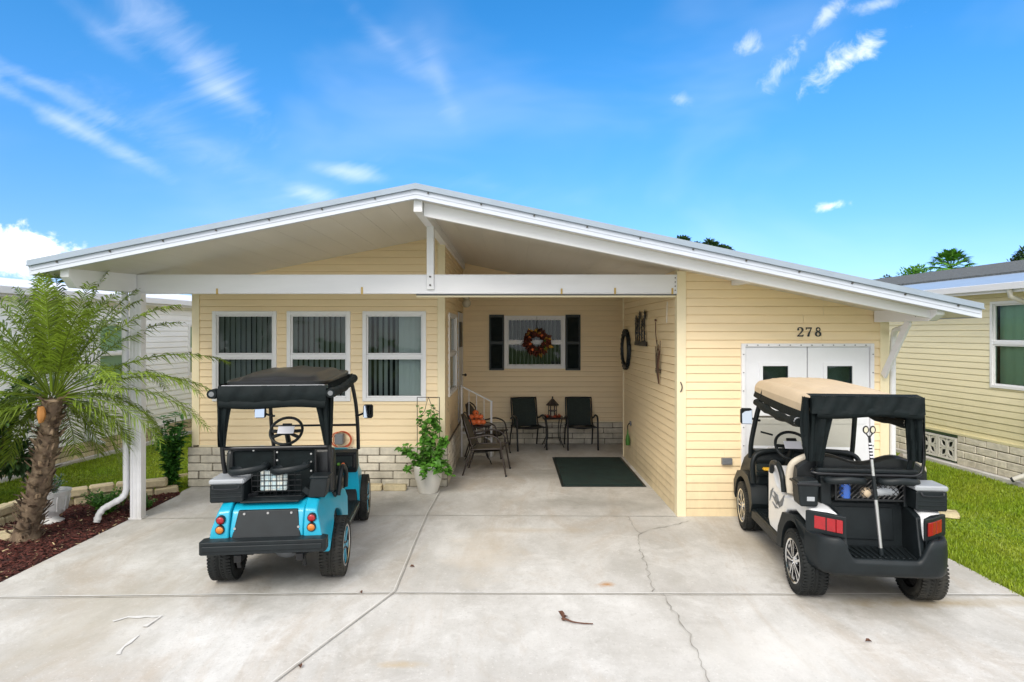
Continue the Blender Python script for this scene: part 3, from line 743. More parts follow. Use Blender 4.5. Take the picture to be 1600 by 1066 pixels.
outrigger(2.69, 2.72, YB-.03, YF+.24, 2.79, 0)
b = MB(); b.bar((4.47,YB-.05,1.70),(4.43,6.86,2.345),.03,.09,(0,1,0)); b.build('knee_brace', W, house, world=True, bevel=.004)
# posts
def post(x, y, z1, lab=None):
    s = MB(); s.box(x-.066,x+.066,y-.05,y+.05,0,z1)
    for k in (-.045,0,.045): s.box(x+k-.010,x+k+.010,y-.056,y-.05,.0,z1-.01)
    s.box(x-.08,x+.08,y-.065,y+.065,0,.018)
    return s.build('carport_post', W, house, world=True, bevel=.003)
post(-4.48, 7.36, 2.69)
def pipe(mb, pts, w=.07, h=.05):
    for i in range(len(pts)-1): mb.bar(pts[i], pts[i+1], w, h, (0,1,0) if abs(pts[i+1][2]-pts[i][2]) < .5 else (0,1,0))
dw = MB(); pts = catmull([(-4.64,7.30,2.60),(-4.64,7.30,1.6),(-4.64,7.30,.35),(-4.66,7.26,.16),(-4.78,7.18,.10),(-4.82,7.10,.02)], 5)
pts = [Vector((-4.62,7.33,2.72)),Vector((-4.60,7.33,.36))]+[Vector(p) for p in ((-4.61,7.32,.30),(-4.64,7.29,.25),(-4.70,7.22,.21),(-4.76,7.15,.17),(-4.79,7.12,.11),(-4.80,7.10,.03))]
dw.tube(pts, .042, 12, flat=.8); 
for i in range(8):
    p = pts[1].lerp(pts[2], 0)+Vector((0,0,0)); 
for a,b_ in zip(pts[2:-1], pts[3:]): dw.tube([a.lerp(b_,.35), a.lerp(b_,.65)], .047, 12, flat=.8)
dw.build('downspout', W, house, world=True, smooth=50)
dw = MB(); pts = [Vector(p) for p in ((4.45,6.9,2.44),(4.46,6.92,2.30),(4.55,7.3,2.25),(4.61,7.42,2.18),(4.61,7.44,2.0),(4.61,7.44,.1))]
dw.tube(pts, .035, 10, flat=.8); dw.build('downspout', W, house, world=True, smooth=50)
# shed double door
fo = MB(); x0, x1, zt_ = dx0, dx1, 2.09; dm = (x0+x1)/2
fo.box(x0,x0+.045,YB-.045,YB+.03,0,zt_); fo.box(x1-.045,x1,YB-.045,YB+.03,0,zt_); fo.box(x0+.045,x1-.045,YB-.045,YB+.03,zt_-.04,zt_)
fo = fo.build('door_frame', M_['white'], house, world=True, bevel=.003)
screws('frame_screw', [(x0+.06+i*.13,YB-.046,zt_-.02) for i in range(12)]+[(x,YB-.046,.2+i*.22) for i in range(9) for x in (x0+.02,x1-.02)], fo, M_['grey'], .006)
for a, b_, wc in ((x0+.05,dm-.006,at(1210,0,YB).x),(dm+.006,x1-.05,at(1310,0,YB).x)):
    dd = MB(); wa, wb_, z0_, z1_ = wc-.165, wc+.165, 1.40, 1.83
    dd.box(a,wa,YB-.022,YB+.02,.02,zt_-.045); dd.box(wb_,b_,YB-.022,YB+.02,.02,zt_-.045); dd.box(wa,wb_,YB-.022,YB+.02,.02,z0_); dd.box(wa,wb_,YB-.022,YB+.02,z1_,zt_-.045)
    for (p,q,r_,s_) in ((wa-.03,wa+.012,z0_-.03,z1_+.03),(wb_-.012,wb_+.03,z0_-.03,z1_+.03)): dd.box(p,q,YB-.034,YB-.022,r_,s_)
    dd.box(wa+.012,wb_-.012,YB-.034,YB-.022,z0_-.03,z0_+.012); dd.box(wa+.012,wb_-.012,YB-.034,YB-.022,z1_-.012,z1_+.03)
    # pressed lower panel outline and horizontal kick rail
    dd.box(a+.06,b_-.06,YB-.030,YB-.022,1.12,1.18); dd.box(a+.06,b_-.06,YB-.030,YB-.022,.25,.31)
    dd = dd.build('shed_door', M_['door'], house, world=True)
    g_ = MB(); g_.box(wa,wb_,YB+.0,YB+.004,z0_,z1_); g_.build('pane', M_['glass'], dd, world=True)
    k = MB(); k.box(wa-.1,wb_+.1,YB+.25,YB+.3,z0_-.2,z1_+.2); k.box(wa-.1,wb_+.1,YB+.02,YB+.3,z0_-.21,z0_-.2); k.box(wa-.1,wb_+.1,YB+.02,YB+.3,z1_+.2,z1_+.21); k.box(wa-.11,wa-.1,YB+.02,YB+.3,z0_-.2,z1_+.2); k.box(wb_+.1,wb_+.11,YB+.02,YB+.3,z0_-.2,z1_+.2)
    k.build('interior', M_['shed_in'], dd, world=True)
# house number in serif numerals
def stroke(mb, pts, ws, y0, y1):
    P = [Vector((p[0],0,p[1])) for p in pts]; l = []; r_ = []
    for i, p in enumerate(P):
        t_ = (P[min(i+1,len(P)-1)]-P[max(i-1,0)]).normalized(); s = Vector((t_.z,0,-t_.x))*ws[i]/2
        l.append(p-s); r_.append(p+s)
    for i in range(len(P)-1):
        q = [l[i],r_[i],r_[i+1],l[i+1]]
        mb.add([(v.x,y0,v.z) for v in q]+[(v.x,y1,v.z) for v in q], [(0,1,2,3),(7,6,5,4),(0,4,5,1),(1,5,6,2),(2,6,7,3),(3,7,4,0)])
def arc(cx, cz, rx, rz, a0, a1, n=12): return [(cx+rx*math.cos(R(a0+(a1-a0)*i/n)), cz+rz*math.sin(R(a0+(a1-a0)*i/n))) for i in range(n+1)]
H = .112; k = H
def digit(ch, x, z):
    mb = MB(); Y0, Y1 = YB-.026, YB-.014
    def put(pts, ws, j=0): stroke(mb, [(x+p[0]*k, z+p[1]*k) for p in pts], [w_*k for w_ in ws], Y0-j*.0012, Y1)
    if ch == '2':
        p = arc(0,.72,.26,.25,165,-35,12)+[(-.02,.30),(-.26,.06)]
        put(p, [.09,.10,.09,.08,.08,.09,.12,.15,.17,.18,.17,.15,.12,.07,.06]); put([(-.30,.06),(.20,.06),(.32,.09)],[.13,.14,.12],1); put([(.29,.04),(.33,.22)],[.08,.04],2)
        put(arc(-.21,.74,.05,.05,0,360,8),[.08]*9,3)
    if ch == '7':
        put([(-.28,.92),(.26,.92)],[.14,.14]); put([(.30,.97),(.14,.62),(.0,.28),(-.06,.0)],[.06,.09,.15,.19],1); put([(-.27,.97),(-.30,.72)],[.09,.04],2)
    if ch == '8':
        put(arc(0,.75,.19,.20,0,360,20),[.14 if 4<i<16 and i not in (9,10,11) else .09 for i in range(21)]); put(arc(0,.27,.25,.24,0,360,20),[.15 if i in (0,1,2,8,9,10,11,12,18,19,20) else .09 for i in range(21)],1)
    o_ = mb.build('house_number', M_['shutter'], house, world=True); o_['label'] = 'black serif numeral '+ch
z_ = at(0,526,YB).z
for ch, px in (('2',1249),('7',1262.5),('8',1277)): digit(ch, at(px,0,YB).x, z_)
# small fittings on the walls
v = MB(); c = at(1134,720,YB); v.box(c.x-.06,c.x+.06,YB-.06,YB-.012,c.z-.038,c.z+.038); v.box(c.x-.05,c.x+.05,YB-.066,YB-.06,c.z-.028,c.z+.0); v.build('outlet_cover', M_['grey'], house, world=True, bevel=.006)
v = MB(); c = at(1063.5,605,YB-.03); v.tube(catmull([(c.x,YB-.024,c.z+.06),(c.x+.01,YB-.05,c.z+.02),(c.x+.01,YB-.05,c.z-.02),(c.x,YB-.024,c.z-.06)],4), .007, 6); v.build('hook', M_['bronze'], house, world=True)
v = MB(); v.ball((-.86,11.6,2.78), .085, 14, 10); v.lathe([(.06,2.85),(.06,2.9)],14,Matrix.Translation((-.86,11.6,0))); v.build('porch_light', M_['globe'], house, world=True, smooth=60)
v = MB(); c = at(1034,0,8.3); v.tube([(1.995,7.9,2.62),(1.99,7.9,2.35)], .004, 5); v.build('pull_cord', M_['white'], house, world=True)
# ------------------------------------------------------------------ porch furniture and things on the walls
def sling_chair(name, label, fm, sm, kind='square', group=None, arm_r=.013):
    t = thing(name, label, 'chair', group=group)
    w = .255; top = .93
    # seat: gently dished sling
    s = MB(); s.grid(lambda u,v: (-w+.015+(2*w-.03)*u, -.23+.46*v, .43-.03*v-.025*math.sin(PI*u)*(1 if kind=='square' else .4)+.03*(1-v)**3*0), 8, 6)
    s.grid(lambda u,v: (-w+.015+(2*w-.03)*(1-u), -.23+.46*v, (.415 if kind=='square' else .385)-.03*v-.025*math.sin(PI*u)), 8, 6)
    s.build('seat', sm, t, smooth=60)
    b = MB()
    if kind == 'square':
        for o_ in (0,.012):
            b.grid(lambda u,v: (( -w+.02+(2*w-.04)*(u if o_ else 1-u)), .22+.14*v+o_-.03*math.sin(PI*v)+.02*math.sin(PI*u), .40+(top-.41)*v), 8, 8)
        bf = catmull([(-w,.20,.42),(-w,.27,.62),(-w,.34,top-.03),(-w+.03,.355,top),(0,.357,top+.004),(w-.03,.355,top),(w,.34,top-.03),(w,.27,.62),(w,.20,.42)],4)
    else:
        def bp(u,v):
            ww = w*(1-.15*v-.45*max(0,v-.7)/.3*abs(2*u-1)**2)
            return (-ww+2*ww*u, .22+.16*v+.03*math.sin(PI*u), .42+(top-.43)*v-.06*max(0,(abs(2*u-1)-.4))*(v**3))
        for o_ in (0,.02):
            b.grid(lambda u,v: tuple(Vector(bp(u if o_ else 1-u,v))+Vector((0,o_,0))), 8, 8)
        bf = catmull([(-w,.20,.40),(-w,.27,.62),(-w*.88,.34,top-.10),(-w*.5,.375,top-.02),(0,.385,top+.015),(w*.5,.375,top-.02),(w*.88,.34,top-.10),(w,.27,.62),(w,.20,.40)],5)
    bo_ = b.build('backrest', sm, t, smooth=60)
    f_ = MB(); f_.tube(bf, arm_r*.95, 8); f_.build('back_frame', fm, t, smooth=60)
    f_ = MB(); f_.tube(catmull([(-w,-.24,.425),(-w,.22,.40),(-w+.02,.245,.395),(w-.02,.245,.395),(w,.22,.40),(w,-.24,.425),(w-.02,-.255,.425),(-w+.02,-.255,.425)],4,True), arm_r, 8, closed=True); f_.build('seat_frame', fm, t, smooth=60)
    for sx in (-1,1):
        x = sx*(w+.03)
        l = MB()
        if kind == 'square': l.tube(catmull([(x,-.30,0),(x,-.265,.40),(x,-.25,.56),(x,-.21,.615),(x,-.12,.63),(x,.02,.62),(x,.16,.57),(x*.97,.27,.54)],5), arm_r*1.35, 8)
        else: l.tube(catmull([(x,-.32,0),(x,-.25,.38),(x,-.23,.52),(x,-.17,.60),(x,-.02,.635),(x,.14,.60),(x*.97,.27,.58)],5), arm_r*1.15, 8)
        l.build('front_leg', fm, t, smooth=60)
        l = MB(); l.tube([(x*.97,.36,0),(x*.96,.29,.22),(x*.94,.20,.42)], arm_r*1.1, 8); l.build('rear_leg', fm, t, smooth=60)
        l = MB(); l.lathe([(.017,0),(.017,.02),(.012,.025)],10,Matrix.Translation((x,-.30 if kind=='square' else -.32,0))); l.build('foot', M_['black'], t, smooth=50)
    return t
c = sling_chair('patio_chair', 'black square backed patio chair against the back wall, left of the lantern table', M_['blackmetal'], M_['slingblk'], 'square', 'black patio chairs on the porch')
c.location = (.31,11.84,0); c.rotation_euler = (0,0,R(14))
dup(c, (1.33,11.88,0), R(2), 'black square backed patio chair against the back wall, right of the lantern table')
c = sling_chair('garden_chair', 'brown padded garden chair turned side on, nearest to the potted ivy', M_['bronze'], M_['sling'], 'round', 'brown garden chairs by the porch side wall', .012)
c.location = (-.38,9.78,0); c.rotation_euler = (0,0,R(84))
dup(c, (-.42,11.15,0), R(74), 'brown round backed garden chair behind the table of orange gourds')
def side_table(name, label, x, y, rz, h, rad, square):
    t = thing(name, label, 'table', (x,y,0), rz)
    m = MB()
    if square: m.chbox(-rad,rad,-rad,rad,h-.022,h,.008); 
    else: m.lathe([(rad-.01,h-.025),(rad,h-.02),(rad,h-.006),(rad-.008,h)],32)
    m.build('table_top', M_['blackmetal'], t, smooth=40)
    m = MB()
    a = rad*.8
    m.tube([( -a,-a,h-.15),(a,-a,h-.15)], .007, 6); m.build('rail', M_['blackmetal'], t)
    m = MB(); m.tube([(-a*.8,-a*.8,.2),(a*.8,-a*.8,.2)], .007, 6); m.build('rail', M_['blackmetal'], t)
    for sx in (-1,1):
        for sy in (-1,1):
            m = MB(); m.tube(catmull([(sx*a*.9,sy*a*.9,h-.02),(sx*a*.72,sy*a*.72,h*.6),(sx*a*.75,sy*a*.75,h*.3),(sx*a*1.12,sy*a*1.12,.01)],5), .009, 7); m.build('leg', M_['blackmetal'], t, smooth=60)
    return t
side_table('side_table', 'small black metal table between the two black chairs', .80,11.98,R(4),.575,.21,True)
side_table('side_table', 'dark round table holding orange gourds between the brown chairs', -.58,10.48,R(10),.655,.23,False)
# lantern house
t = thing('lantern', 'dark peaked roof lantern standing in orange leaves on the small table', 'lantern', (.79,11.98,.577))
def hexp(r_, z, k0=0): return [(r_*math.cos(R(60*i+k0)), r_*math.sin(R(60*i+k0)), z) for i in range(6)]
m = MB(); m.lathe([(.105,0),(.105,.015),(.085,.022)],6); m.build('base', M_['bronze'], t)
m = MB(); m.lathe([(.080,.115),(.086,.118),(.086,.128),(.080,.131)],6); m.build('middle_band', M_['bronze'], t)
for p_ in hexp(.078,0): 
    m = MB(); m.bar((p_[0],p_[1],.02),(p_[0],p_[1],.235),.014,.014); m.build('post', M_['bronze'], t)
m = MB(); m.lathe([(.125,.225),(.128,.235),(.07,.30),(.018,.355),(.014,.37)],6); m.build('lantern_roof', M_['bronze'], t)
m = MB(); m.ball((0,0,.385),.018,10,8); m.build('finial', M_['bronze'], t, smooth=60)
m = MB(); m.lathe([(.028,.02),(.028,.11)],16); m.build('candle', M_['globe'], t, smooth=40)
def leafy(name, label, cat, pts, n, rad, m, L0, W0, loc=(0,0,0), seed=1, group=None):
    rnd = random.Random(seed); mb = MB()
    for i in range(n):
        b_ = Vector(rnd.choice(pts))+Vector((rnd.gauss(0,rad),rnd.gauss(0,rad),abs(rnd.gauss(0,rad*.5))))
        d_ = Vector((rnd.uniform(-1,1),rnd.uniform(-1,1),rnd.uniform(-.2,.8)))
        mb.leaf(b_, d_, (0,0,1), L0*rnd.uniform(.6,1.2), W0*rnd.uniform(.6,1.2))
    return mb
m = leafy('', '', '', [(math.cos(a)*.13,math.sin(a)*.10,0) for a in np.linspace(0,2*PI,14)], 120, .022, None, .06,.03, seed=4)
m.V = [(x,y,max(z,.003)) for x,y,z in m.V]
tag(m.build('garland', M_['redcord'], loc=(.80,11.97,.578)), 'ring of orange red leaves around the lantern on the small table', 'garland')
# gourds
rnd = random.Random(5); gp = [(-.12,-.02,.05),(-.03,-.07,.055),(.06,-.05,.055),(.13,0,.05),(-.07,.06,.055),(.03,.07,.055),(-.07,-.02,.14),(.02,-.01,.15),(.085,.03,.135),(.0,.05,.20)]
for i,(x,y,z) in enumerate(gp):
    t = thing('gourd', 'small orange gourd in the pile on the dark round table', 'gourd', (-.62+x,10.42+y,.655+z), rnd.uniform(0,6), 'orange gourds heaped on the round table')
    m = MB(); r0 = rnd.uniform(.047,.056)
    m.grid(lambda u,v: ((r0*(1-.10*abs(math.sin(4*2*PI*u)))*math.cos(2*PI*u)*math.sin(PI*v)), r0*(1-.10*abs(math.sin(4*2*PI*u)))*math.sin(2*PI*u)*math.sin(PI*v), -.85*r0*math.cos(PI*v)), 32, 10, closeu=True)
    m.build('gourd_body', M_['orange'], t, smooth=80)
    m = MB(); m.tube(catmull([(0,0,r0*.75),(0,.004,r0*1.0),(.01,.006,r0*1.25)],3), .006, 6); m.build('stalk', M_['brown'], t)
# door steps with handrail
t = thing('door_steps', 'low grey entry steps below the porch side door', 'steps', (-.6,11.55,0))
m = MB(); m.box(-.33,.05,-.5,.5,0,.40); m.box(.05,.28,-.5,.5,0,.2); m.build('step_block', M_['block'], t, bevel=.01)
m = MB(); m.chbox(-.33,.07,-.52,.52,.40,.44,.006); m.build('tread', M_['urn'], t); m = MB(); m.chbox(.03,.30,-.52,.52,.2,.235,.006); m.build('tread', M_['urn'], t)
t = thing('hand_rail', 'white metal handrail beside the door steps', 'railing', (-.6,11.0,0))
m = MB(); m.bar((-.30,0,0),(-.30,0,1.28),.03,.03); m.build('rail_post', M_['white'], t)
m = MB(); m.bar((.23,0,0),(.23,0,1.0),.035,.035); m.build('rail_post', M_['white'], t)
m = MB(); m.bar((-.30,0,1.26),(.25,0,.98),.03,.022); m.build('top_rail', M_['white'], t)
m = MB(); m.bar((-.30,0,.55),(.23,0,.30),.025,.02); m.build('lower_rail', M_['white'], t)
for i in range(3):
    x = -.17+i*.135; m = MB(); m.bar((x,0,.49-i*.065),(x,0,1.20-i*.07),.012,.012); m.build('baluster', M_['white'], t)
# doormat
t = thing('doormat', 'large dark green rubber backed mat on the porch floor', 'mat', (1.325,9.885,0))
m = MB(); m.chbox(-.57,.57,-1.0,1.0,.002,.016,.004); m.build('pile', M_['mat'], t)
for i,(a,b_,c_,d_) in enumerate(((-.61,-.57,-1.045,1.045),(.57,.61,-1.045,1.045),(-.57,.57,-1.045,-1.0),(-.57,.57,1.0,1.045))):
    m = MB(); m.box(a,b_,c_,d_,.001,.009); m.build('border', M_['shutter'], t)
# wreath on porch window
t = thing('wreath', 'round autumn wreath of leaves and small pumpkins hanging on the porch window', 'wreath', (at(839,0,YA-.1).x,YA-.1,2.04))
rnd = random.Random(12)
m = MB(); m.tube([(math.cos(a)*.17,0,math.sin(a)*.17) for a in np.linspace(0,2*PI,24,endpoint=False)], .035, 8, closed=True); m.build('ring', M_['bronze'], t, smooth=60)
def wl(n, mt, nm, lo=.10, hi=.2, sz=.09):
    m = MB()
    for i in range(n):
        a = rnd.uniform(0,2*PI); r_ = rnd.uniform(lo,hi)
        p_ = Vector((math.cos(a)*r_, -rnd.uniform(.01,.07), math.sin(a)*r_))
        d_ = Vector((math.cos(a)+rnd.uniform(-.9,.9), rnd.uniform(-.7,.1), math.sin(a)+rnd.uniform(-.9,.9)))
        m.leaf(p_, d_, (rnd.uniform(-.3,.3),-1,0), sz*rnd.uniform(.6,1.2), sz*.6)
    m.build(nm, mt, t)
wl(170, M_['orangeleaf'], 'red_leaves', .09,.21,.12); wl(30, M_['autumnY'], 'yellow_leaves', .14,.24,.10); wl(40, M_['leafA'], 'green_leaves', .12,.2,.07)
for a, r_ in ((150,.17),(55,.16),(-60,.17),(200,.14),(-120,.18)):
    m = MB(); m.ball((math.cos(R(a))*r_,-.075,math.sin(R(a))*r_),.034,14,8,(1,.8,.85)); m.build('small_pumpkin', M_['orange'], t, smooth=70)
m = MB(); m.tube([(0,.0,.2),(0,.03,.36),(0,.05,.50)], .004, 5); m.build('hanger', M_['bronze'], t)
# wall art on the shed side wall (faces -X)
WX = 1.995
t = thing('tyre_clock', 'round black tyre like ring hanging on the shed side wall', 'wall decoration', (WX,10.66,1.93))
m = MB(); m.lathe([(.24,0),(.26,.05),(.30,.06),(.335,.05),(.345,.02),(.345,0)],40,Matrix.Rotation(R(-90),4,'Y')); m.build('ring', M_['black'], t, smooth=50)
for i in range(24):
    a = 2*PI*i/24; m = MB(); m.cbox((-.03,.345*math.cos(a),.345*math.sin(a)),(.05,.03,.018),(math.degrees(a)-90,0,0)); m.build('tread_block', M_['black'], t)
m = MB(); m.lathe([(.245,.012),(.245,.016)],32,Matrix.Rotation(R(-90),4,'Y')); m.build('face', M_['siding'], t)
t = thing('metal_palm_art', 'black cut metal palm trees hanging on the shed side wall', 'wall decoration', (WX,9.45,2.05))
for y, h in ((-.30,.42),(-.12,.30),(.06,.42),(.22,.30),(.34,.36)):
    m = MB(); m.tube(catmull([(-.02,y,0),(-.02,y+.03,h*.5),(-.02,y,h)],4), .010, 6); m.build('palm_stem', M_['blackmetal'], t, smooth=60)
    m = MB()
    for i in range(9):
        a = R(-20+i*27.5); m.leaf((-.02,y,h), (0,math.cos(a),math.sin(a)), (1,0,0), .13, .035, .1)
    for k_ in (.35,.6):
        for i in range(5): m.leaf((-.02,y,h*k_), (0,random.uniform(-1,1),random.uniform(-.2,1)), (1,0,0), .08, .03, .1)
    m.build('palm_fronds', M_['blackmetal'], t)
m = MB(); m.prism([(-.44,-.03),(.42,-.03),(.40,.03),(.2,.05),(0,.02),(-.2,.05),(-.42,.03)], -.03, -.01, 'yz'); m.build('base_strip', M_['blackmetal'], t)
t = thing('twig_spray', 'brown dried twig spray hanging on the shed side wall', 'wall decoration', (WX,8.27,1.53))
rnd = random.Random(3)
for i in range(9):
    y = rnd.uniform(-.14,.16); h = rnd.uniform(.4,.62)
    m = MB(); m.tube(catmull([(-.02,0,0),(-.04,y*.35,h*.4),(-.03,y*.8,h*.75),(-.03,y,h)],4), [.009]*5+[.007]*4+[.004]*4, 6); m.build('twig', M_['brown'] if i%2 else M_['bark'], t, smooth=60)
m = MB(); m.tube(catmull([(-.02,.05,.45),(-.03,.12,.65),(-.03,.14,.84)],4), .007, 6); m.ball((-.03,.14,.86),.018,8,6); m.build('twig', M_['brown'], t, smooth=60)
m = MB()
for z in (.16,.18,.20): m.tube([(-.03+.035*math.cos(a),.045*math.sin(a),z) for a in np.linspace(0,2*PI,14,endpoint=False)], .006, 5, closed=True)
m.build('binding', M_['bark'], t)
t = thing('garden_tool', 'small green trigger nozzle hanging low on the shed side wall', 'tool', (WX,10.35,.32))
m = MB(); m.lathe([(.012,0),(.035,.01),(.038,.10),(.028,.16),(.014,.20),(.010,.27)],12); m.build('grip', M_['leafA'], t, smooth=50, loc=(-.045,0,0))
m = MB(); m.tube(catmull([(-.045,0,.26),(-.05,-.02,.33),(-.03,-.05,.38),(0,-.05,.38)],4), .009, 7); m.build('hook', M_['blackmetal'], t, smooth=60)
m = MB(); m.cbox((-.01,-.05,.38),(.02,.05,.07)); m.build('wall_plate', M_['grey'], t)
# orange cord and box on the front wall, behind the teal cart
t = thing('cord_coil', 'coiled orange extension cord hanging on the front wall by a grey box', 'cord', (at(533,0,YW).x,YW-.03,.0))
for k_, z in enumerate((at(0,686,YW).z,)):
    for q in range(3):
        m = MB(); m.tube([((.15-.01*q)*math.cos(a)+.02*q,-.02-.012*q,z+(.11+.006*q)*math.sin(a)) for a in np.linspace(0,2*PI,26,endpoint=False)], .006, 6, closed=True); m.build('cord_loop', M_['redcord'], t, smooth=60)
m = MB(); m.chbox(-.06,.06,-.10,-.0,z-.06,z+.09,.01); m.build('outlet_box', M_['grey'], t)

# pots
def ivy(mb, rnd, base, n, spread, hgt, L0, W0):
    for i in range(n):
        a = rnd.uniform(0,2*PI); h = rnd.random()**.8*hgt; r_ = spread*(.35+.65*rnd.random())*(1-.55*h/hgt)
        p_ = Vector(base)+Vector((math.cos(a)*r_, math.sin(a)*r_*.8, h))
        mb.leaf(p_, (math.cos(a)+rnd.uniform(-.6,.6), math.sin(a)+rnd.uniform(-.6,.6), rnd.uniform(-.6,.5)), (0,0,1), L0*rnd.uniform(.7,1.2), W0*rnd.uniform(.7,1.2), .15)
px_, py_ = -1.165, 8.56
t = thing('plant_pot', 'white round planter with climbing ivy in front of the block skirting', 'planter', (px_,py_,0))
m = MB(); m.lathe([(.10,0),(.13,.004),(.155,.08),(.185,.2),(.20,.32),(.205,.375),(.20,.385),(.185,.38),(.18,.34)],40,caps=False); m.lathe([(.0,.345),(.182,.345)],40,caps=False); m.build('pot', M_['pot'], t, smooth=50)
m = MB(); m.lathe([(.0,.350),(.178,.350)],30,caps=False); m.build('soil', M_['mulchbase'], t)
t = thing('trellis', 'thin black wire trellis standing in the white planter', 'trellis', (px_,py_,.35))
m = MB(); zz = .97
m.tube([(-.155,0,-.25),(-.155,0,zz-.0)], .005, 6); m.tube([(.155,0,-.25),(.155,0,zz)], .005, 6); m.tube([(-.155,0,zz),(.155,0,zz)], .005, 6)
m.build('frame', M_['blackmetal'], t)
m = MB()
m.tube(catmull([(0,0,zz),(-.03,0,zz-.1),(-.06,0,zz-.2),(-.155,0,zz-.3)],4), .004, 6); m.tube(catmull([(0,0,zz),(.04,0,zz-.1),(.09,0,zz-.17),(.155,0,zz-.21),(.08,0,zz-.27),(.0,0,zz-.4)],4), .004, 6); m.build('wire_scroll', M_['blackmetal'], t)
rnd = random.Random(21)
t = thing('ivy', 'leafy green ivy climbing out of the white planter', 'plant', (px_,py_,.35))
m = MB(); paths = []
for i in range(26):
    a = rnd.uniform(0,2*PI); 
    if i < 11: pts = [(0.05*math.cos(a),.05*math.sin(a),0),(rnd.uniform(-.12,.12),rnd.uniform(-.08,.04),.25),(rnd.uniform(-.16,.16),rnd.uniform(-.08,.05),.5),(rnd.uniform(-.17,.15),rnd.uniform(-.06,.04),rnd.uniform(.6,.86))]
    elif i < 15: pts = [(-.05,0,0),(-.15,-.05,.12),(-.25,-.06,.2),(-.34+rnd.uniform(-.03,.06),-.08,.22+rnd.uniform(-.08,.1))]
    elif i < 19: pts = [(.05,0,0),(.15,-.03,.2),(.2,-.03,.35),(.24,-.02,.42+rnd.uniform(-.1,.15))]
    else: pts = [(.1*math.cos(a),.1*math.sin(a),0),(.18*math.cos(a),.18*math.sin(a),.06),(.26*math.cos(a),.24*math.sin(a),.0),(.31*math.cos(a),.28*math.sin(a),rnd.uniform(-.18,0))]
    paths.append(catmull(pts,8))
for p_ in paths: m.tube(p_, .0035, 4)
m.build('stems', M_['leafA'], t)
m = MB()
for p_ in paths:
    for q in p_[1:]:
        for k_ in range(1 if rnd.random() < .85 else 2):
            m.leaf(q+Vector((rnd.gauss(0,.012),rnd.gauss(0,.012),rnd.gauss(0,.01))), (rnd.uniform(-1,1),rnd.uniform(-1,.6),rnd.uniform(-.5,.5)), (0,-.4,1), rnd.uniform(.06,.10), rnd.uniform(.05,.075), .12)
m.build('leaves', M_['leafB'], t)
# loose edging bricks by the skirting
for px, lab in ((616,'yellowish loose brick lying against the skirting, beside the white planter'),(578,'loose brick against the skirting, half hidden by the teal cart')):
    c_ = gnd(px,768); m = MB(); m.chbox(-.16,.16,-.06,.06,.001,.085,.012,None,.004); o = m.build('loose_brick', M_['stone'], loc=(c_.x,c_.y+.07,0)); tag(o, lab, 'brick', 'loose bricks at the skirting')
# dry pod on the drive
t = thing('dry_pod', 'curled brown dry stem lying on the concrete drive', 'dry stem', (*G(905,972),.0))
m = MB(); m.tube(catmull([(-.13,.03,.012),(-.10,-.0,.02),(-.05,-.03,.015),(.02,-.045,.012),(.10,-.05,.01)],5), [.008,.012,.014,.012,.010,.009,.008,.008,.007,.007,.006,.006,.005,.005,.005,.005,.005,.005,.004,.004,.004], 7); m.build('stem', M_['brown'], t, smooth=60)
m = MB(); m.leaf((-.12,.02,.015),(-.3,.6,.35),(0,0,1),.09,.045,.5); m.leaf((-.12,.02,.015),(.5,.6,.1),(0,0,1),.06,.03,.5); m.build('husk', M_['brown'], t)

for i,(px,py,lab) in enumerate(((640,887,'small brown leaf on the long diagonal drive joint'),(565,929,'tiny dark leaf beside the cross joint in front of the teal cart'),(266,746,'small dry leaf near the corner of the block skirting'),(1352,1004,'small brown leaf on the front slab below the white cart'),(470,1046,'small dry leaf near the front edge at left centre'))):
    c_ = gnd(px,py); m = MB(); m.leaf((0,0,.006),(math.cos(i*2.1),math.sin(i*2.1),.1),(0,0,1),.05,.03,.5); tag(m.build('fallen_leaf', M_['brown'], loc=(c_.x,c_.y,.002)), lab, 'leaf')
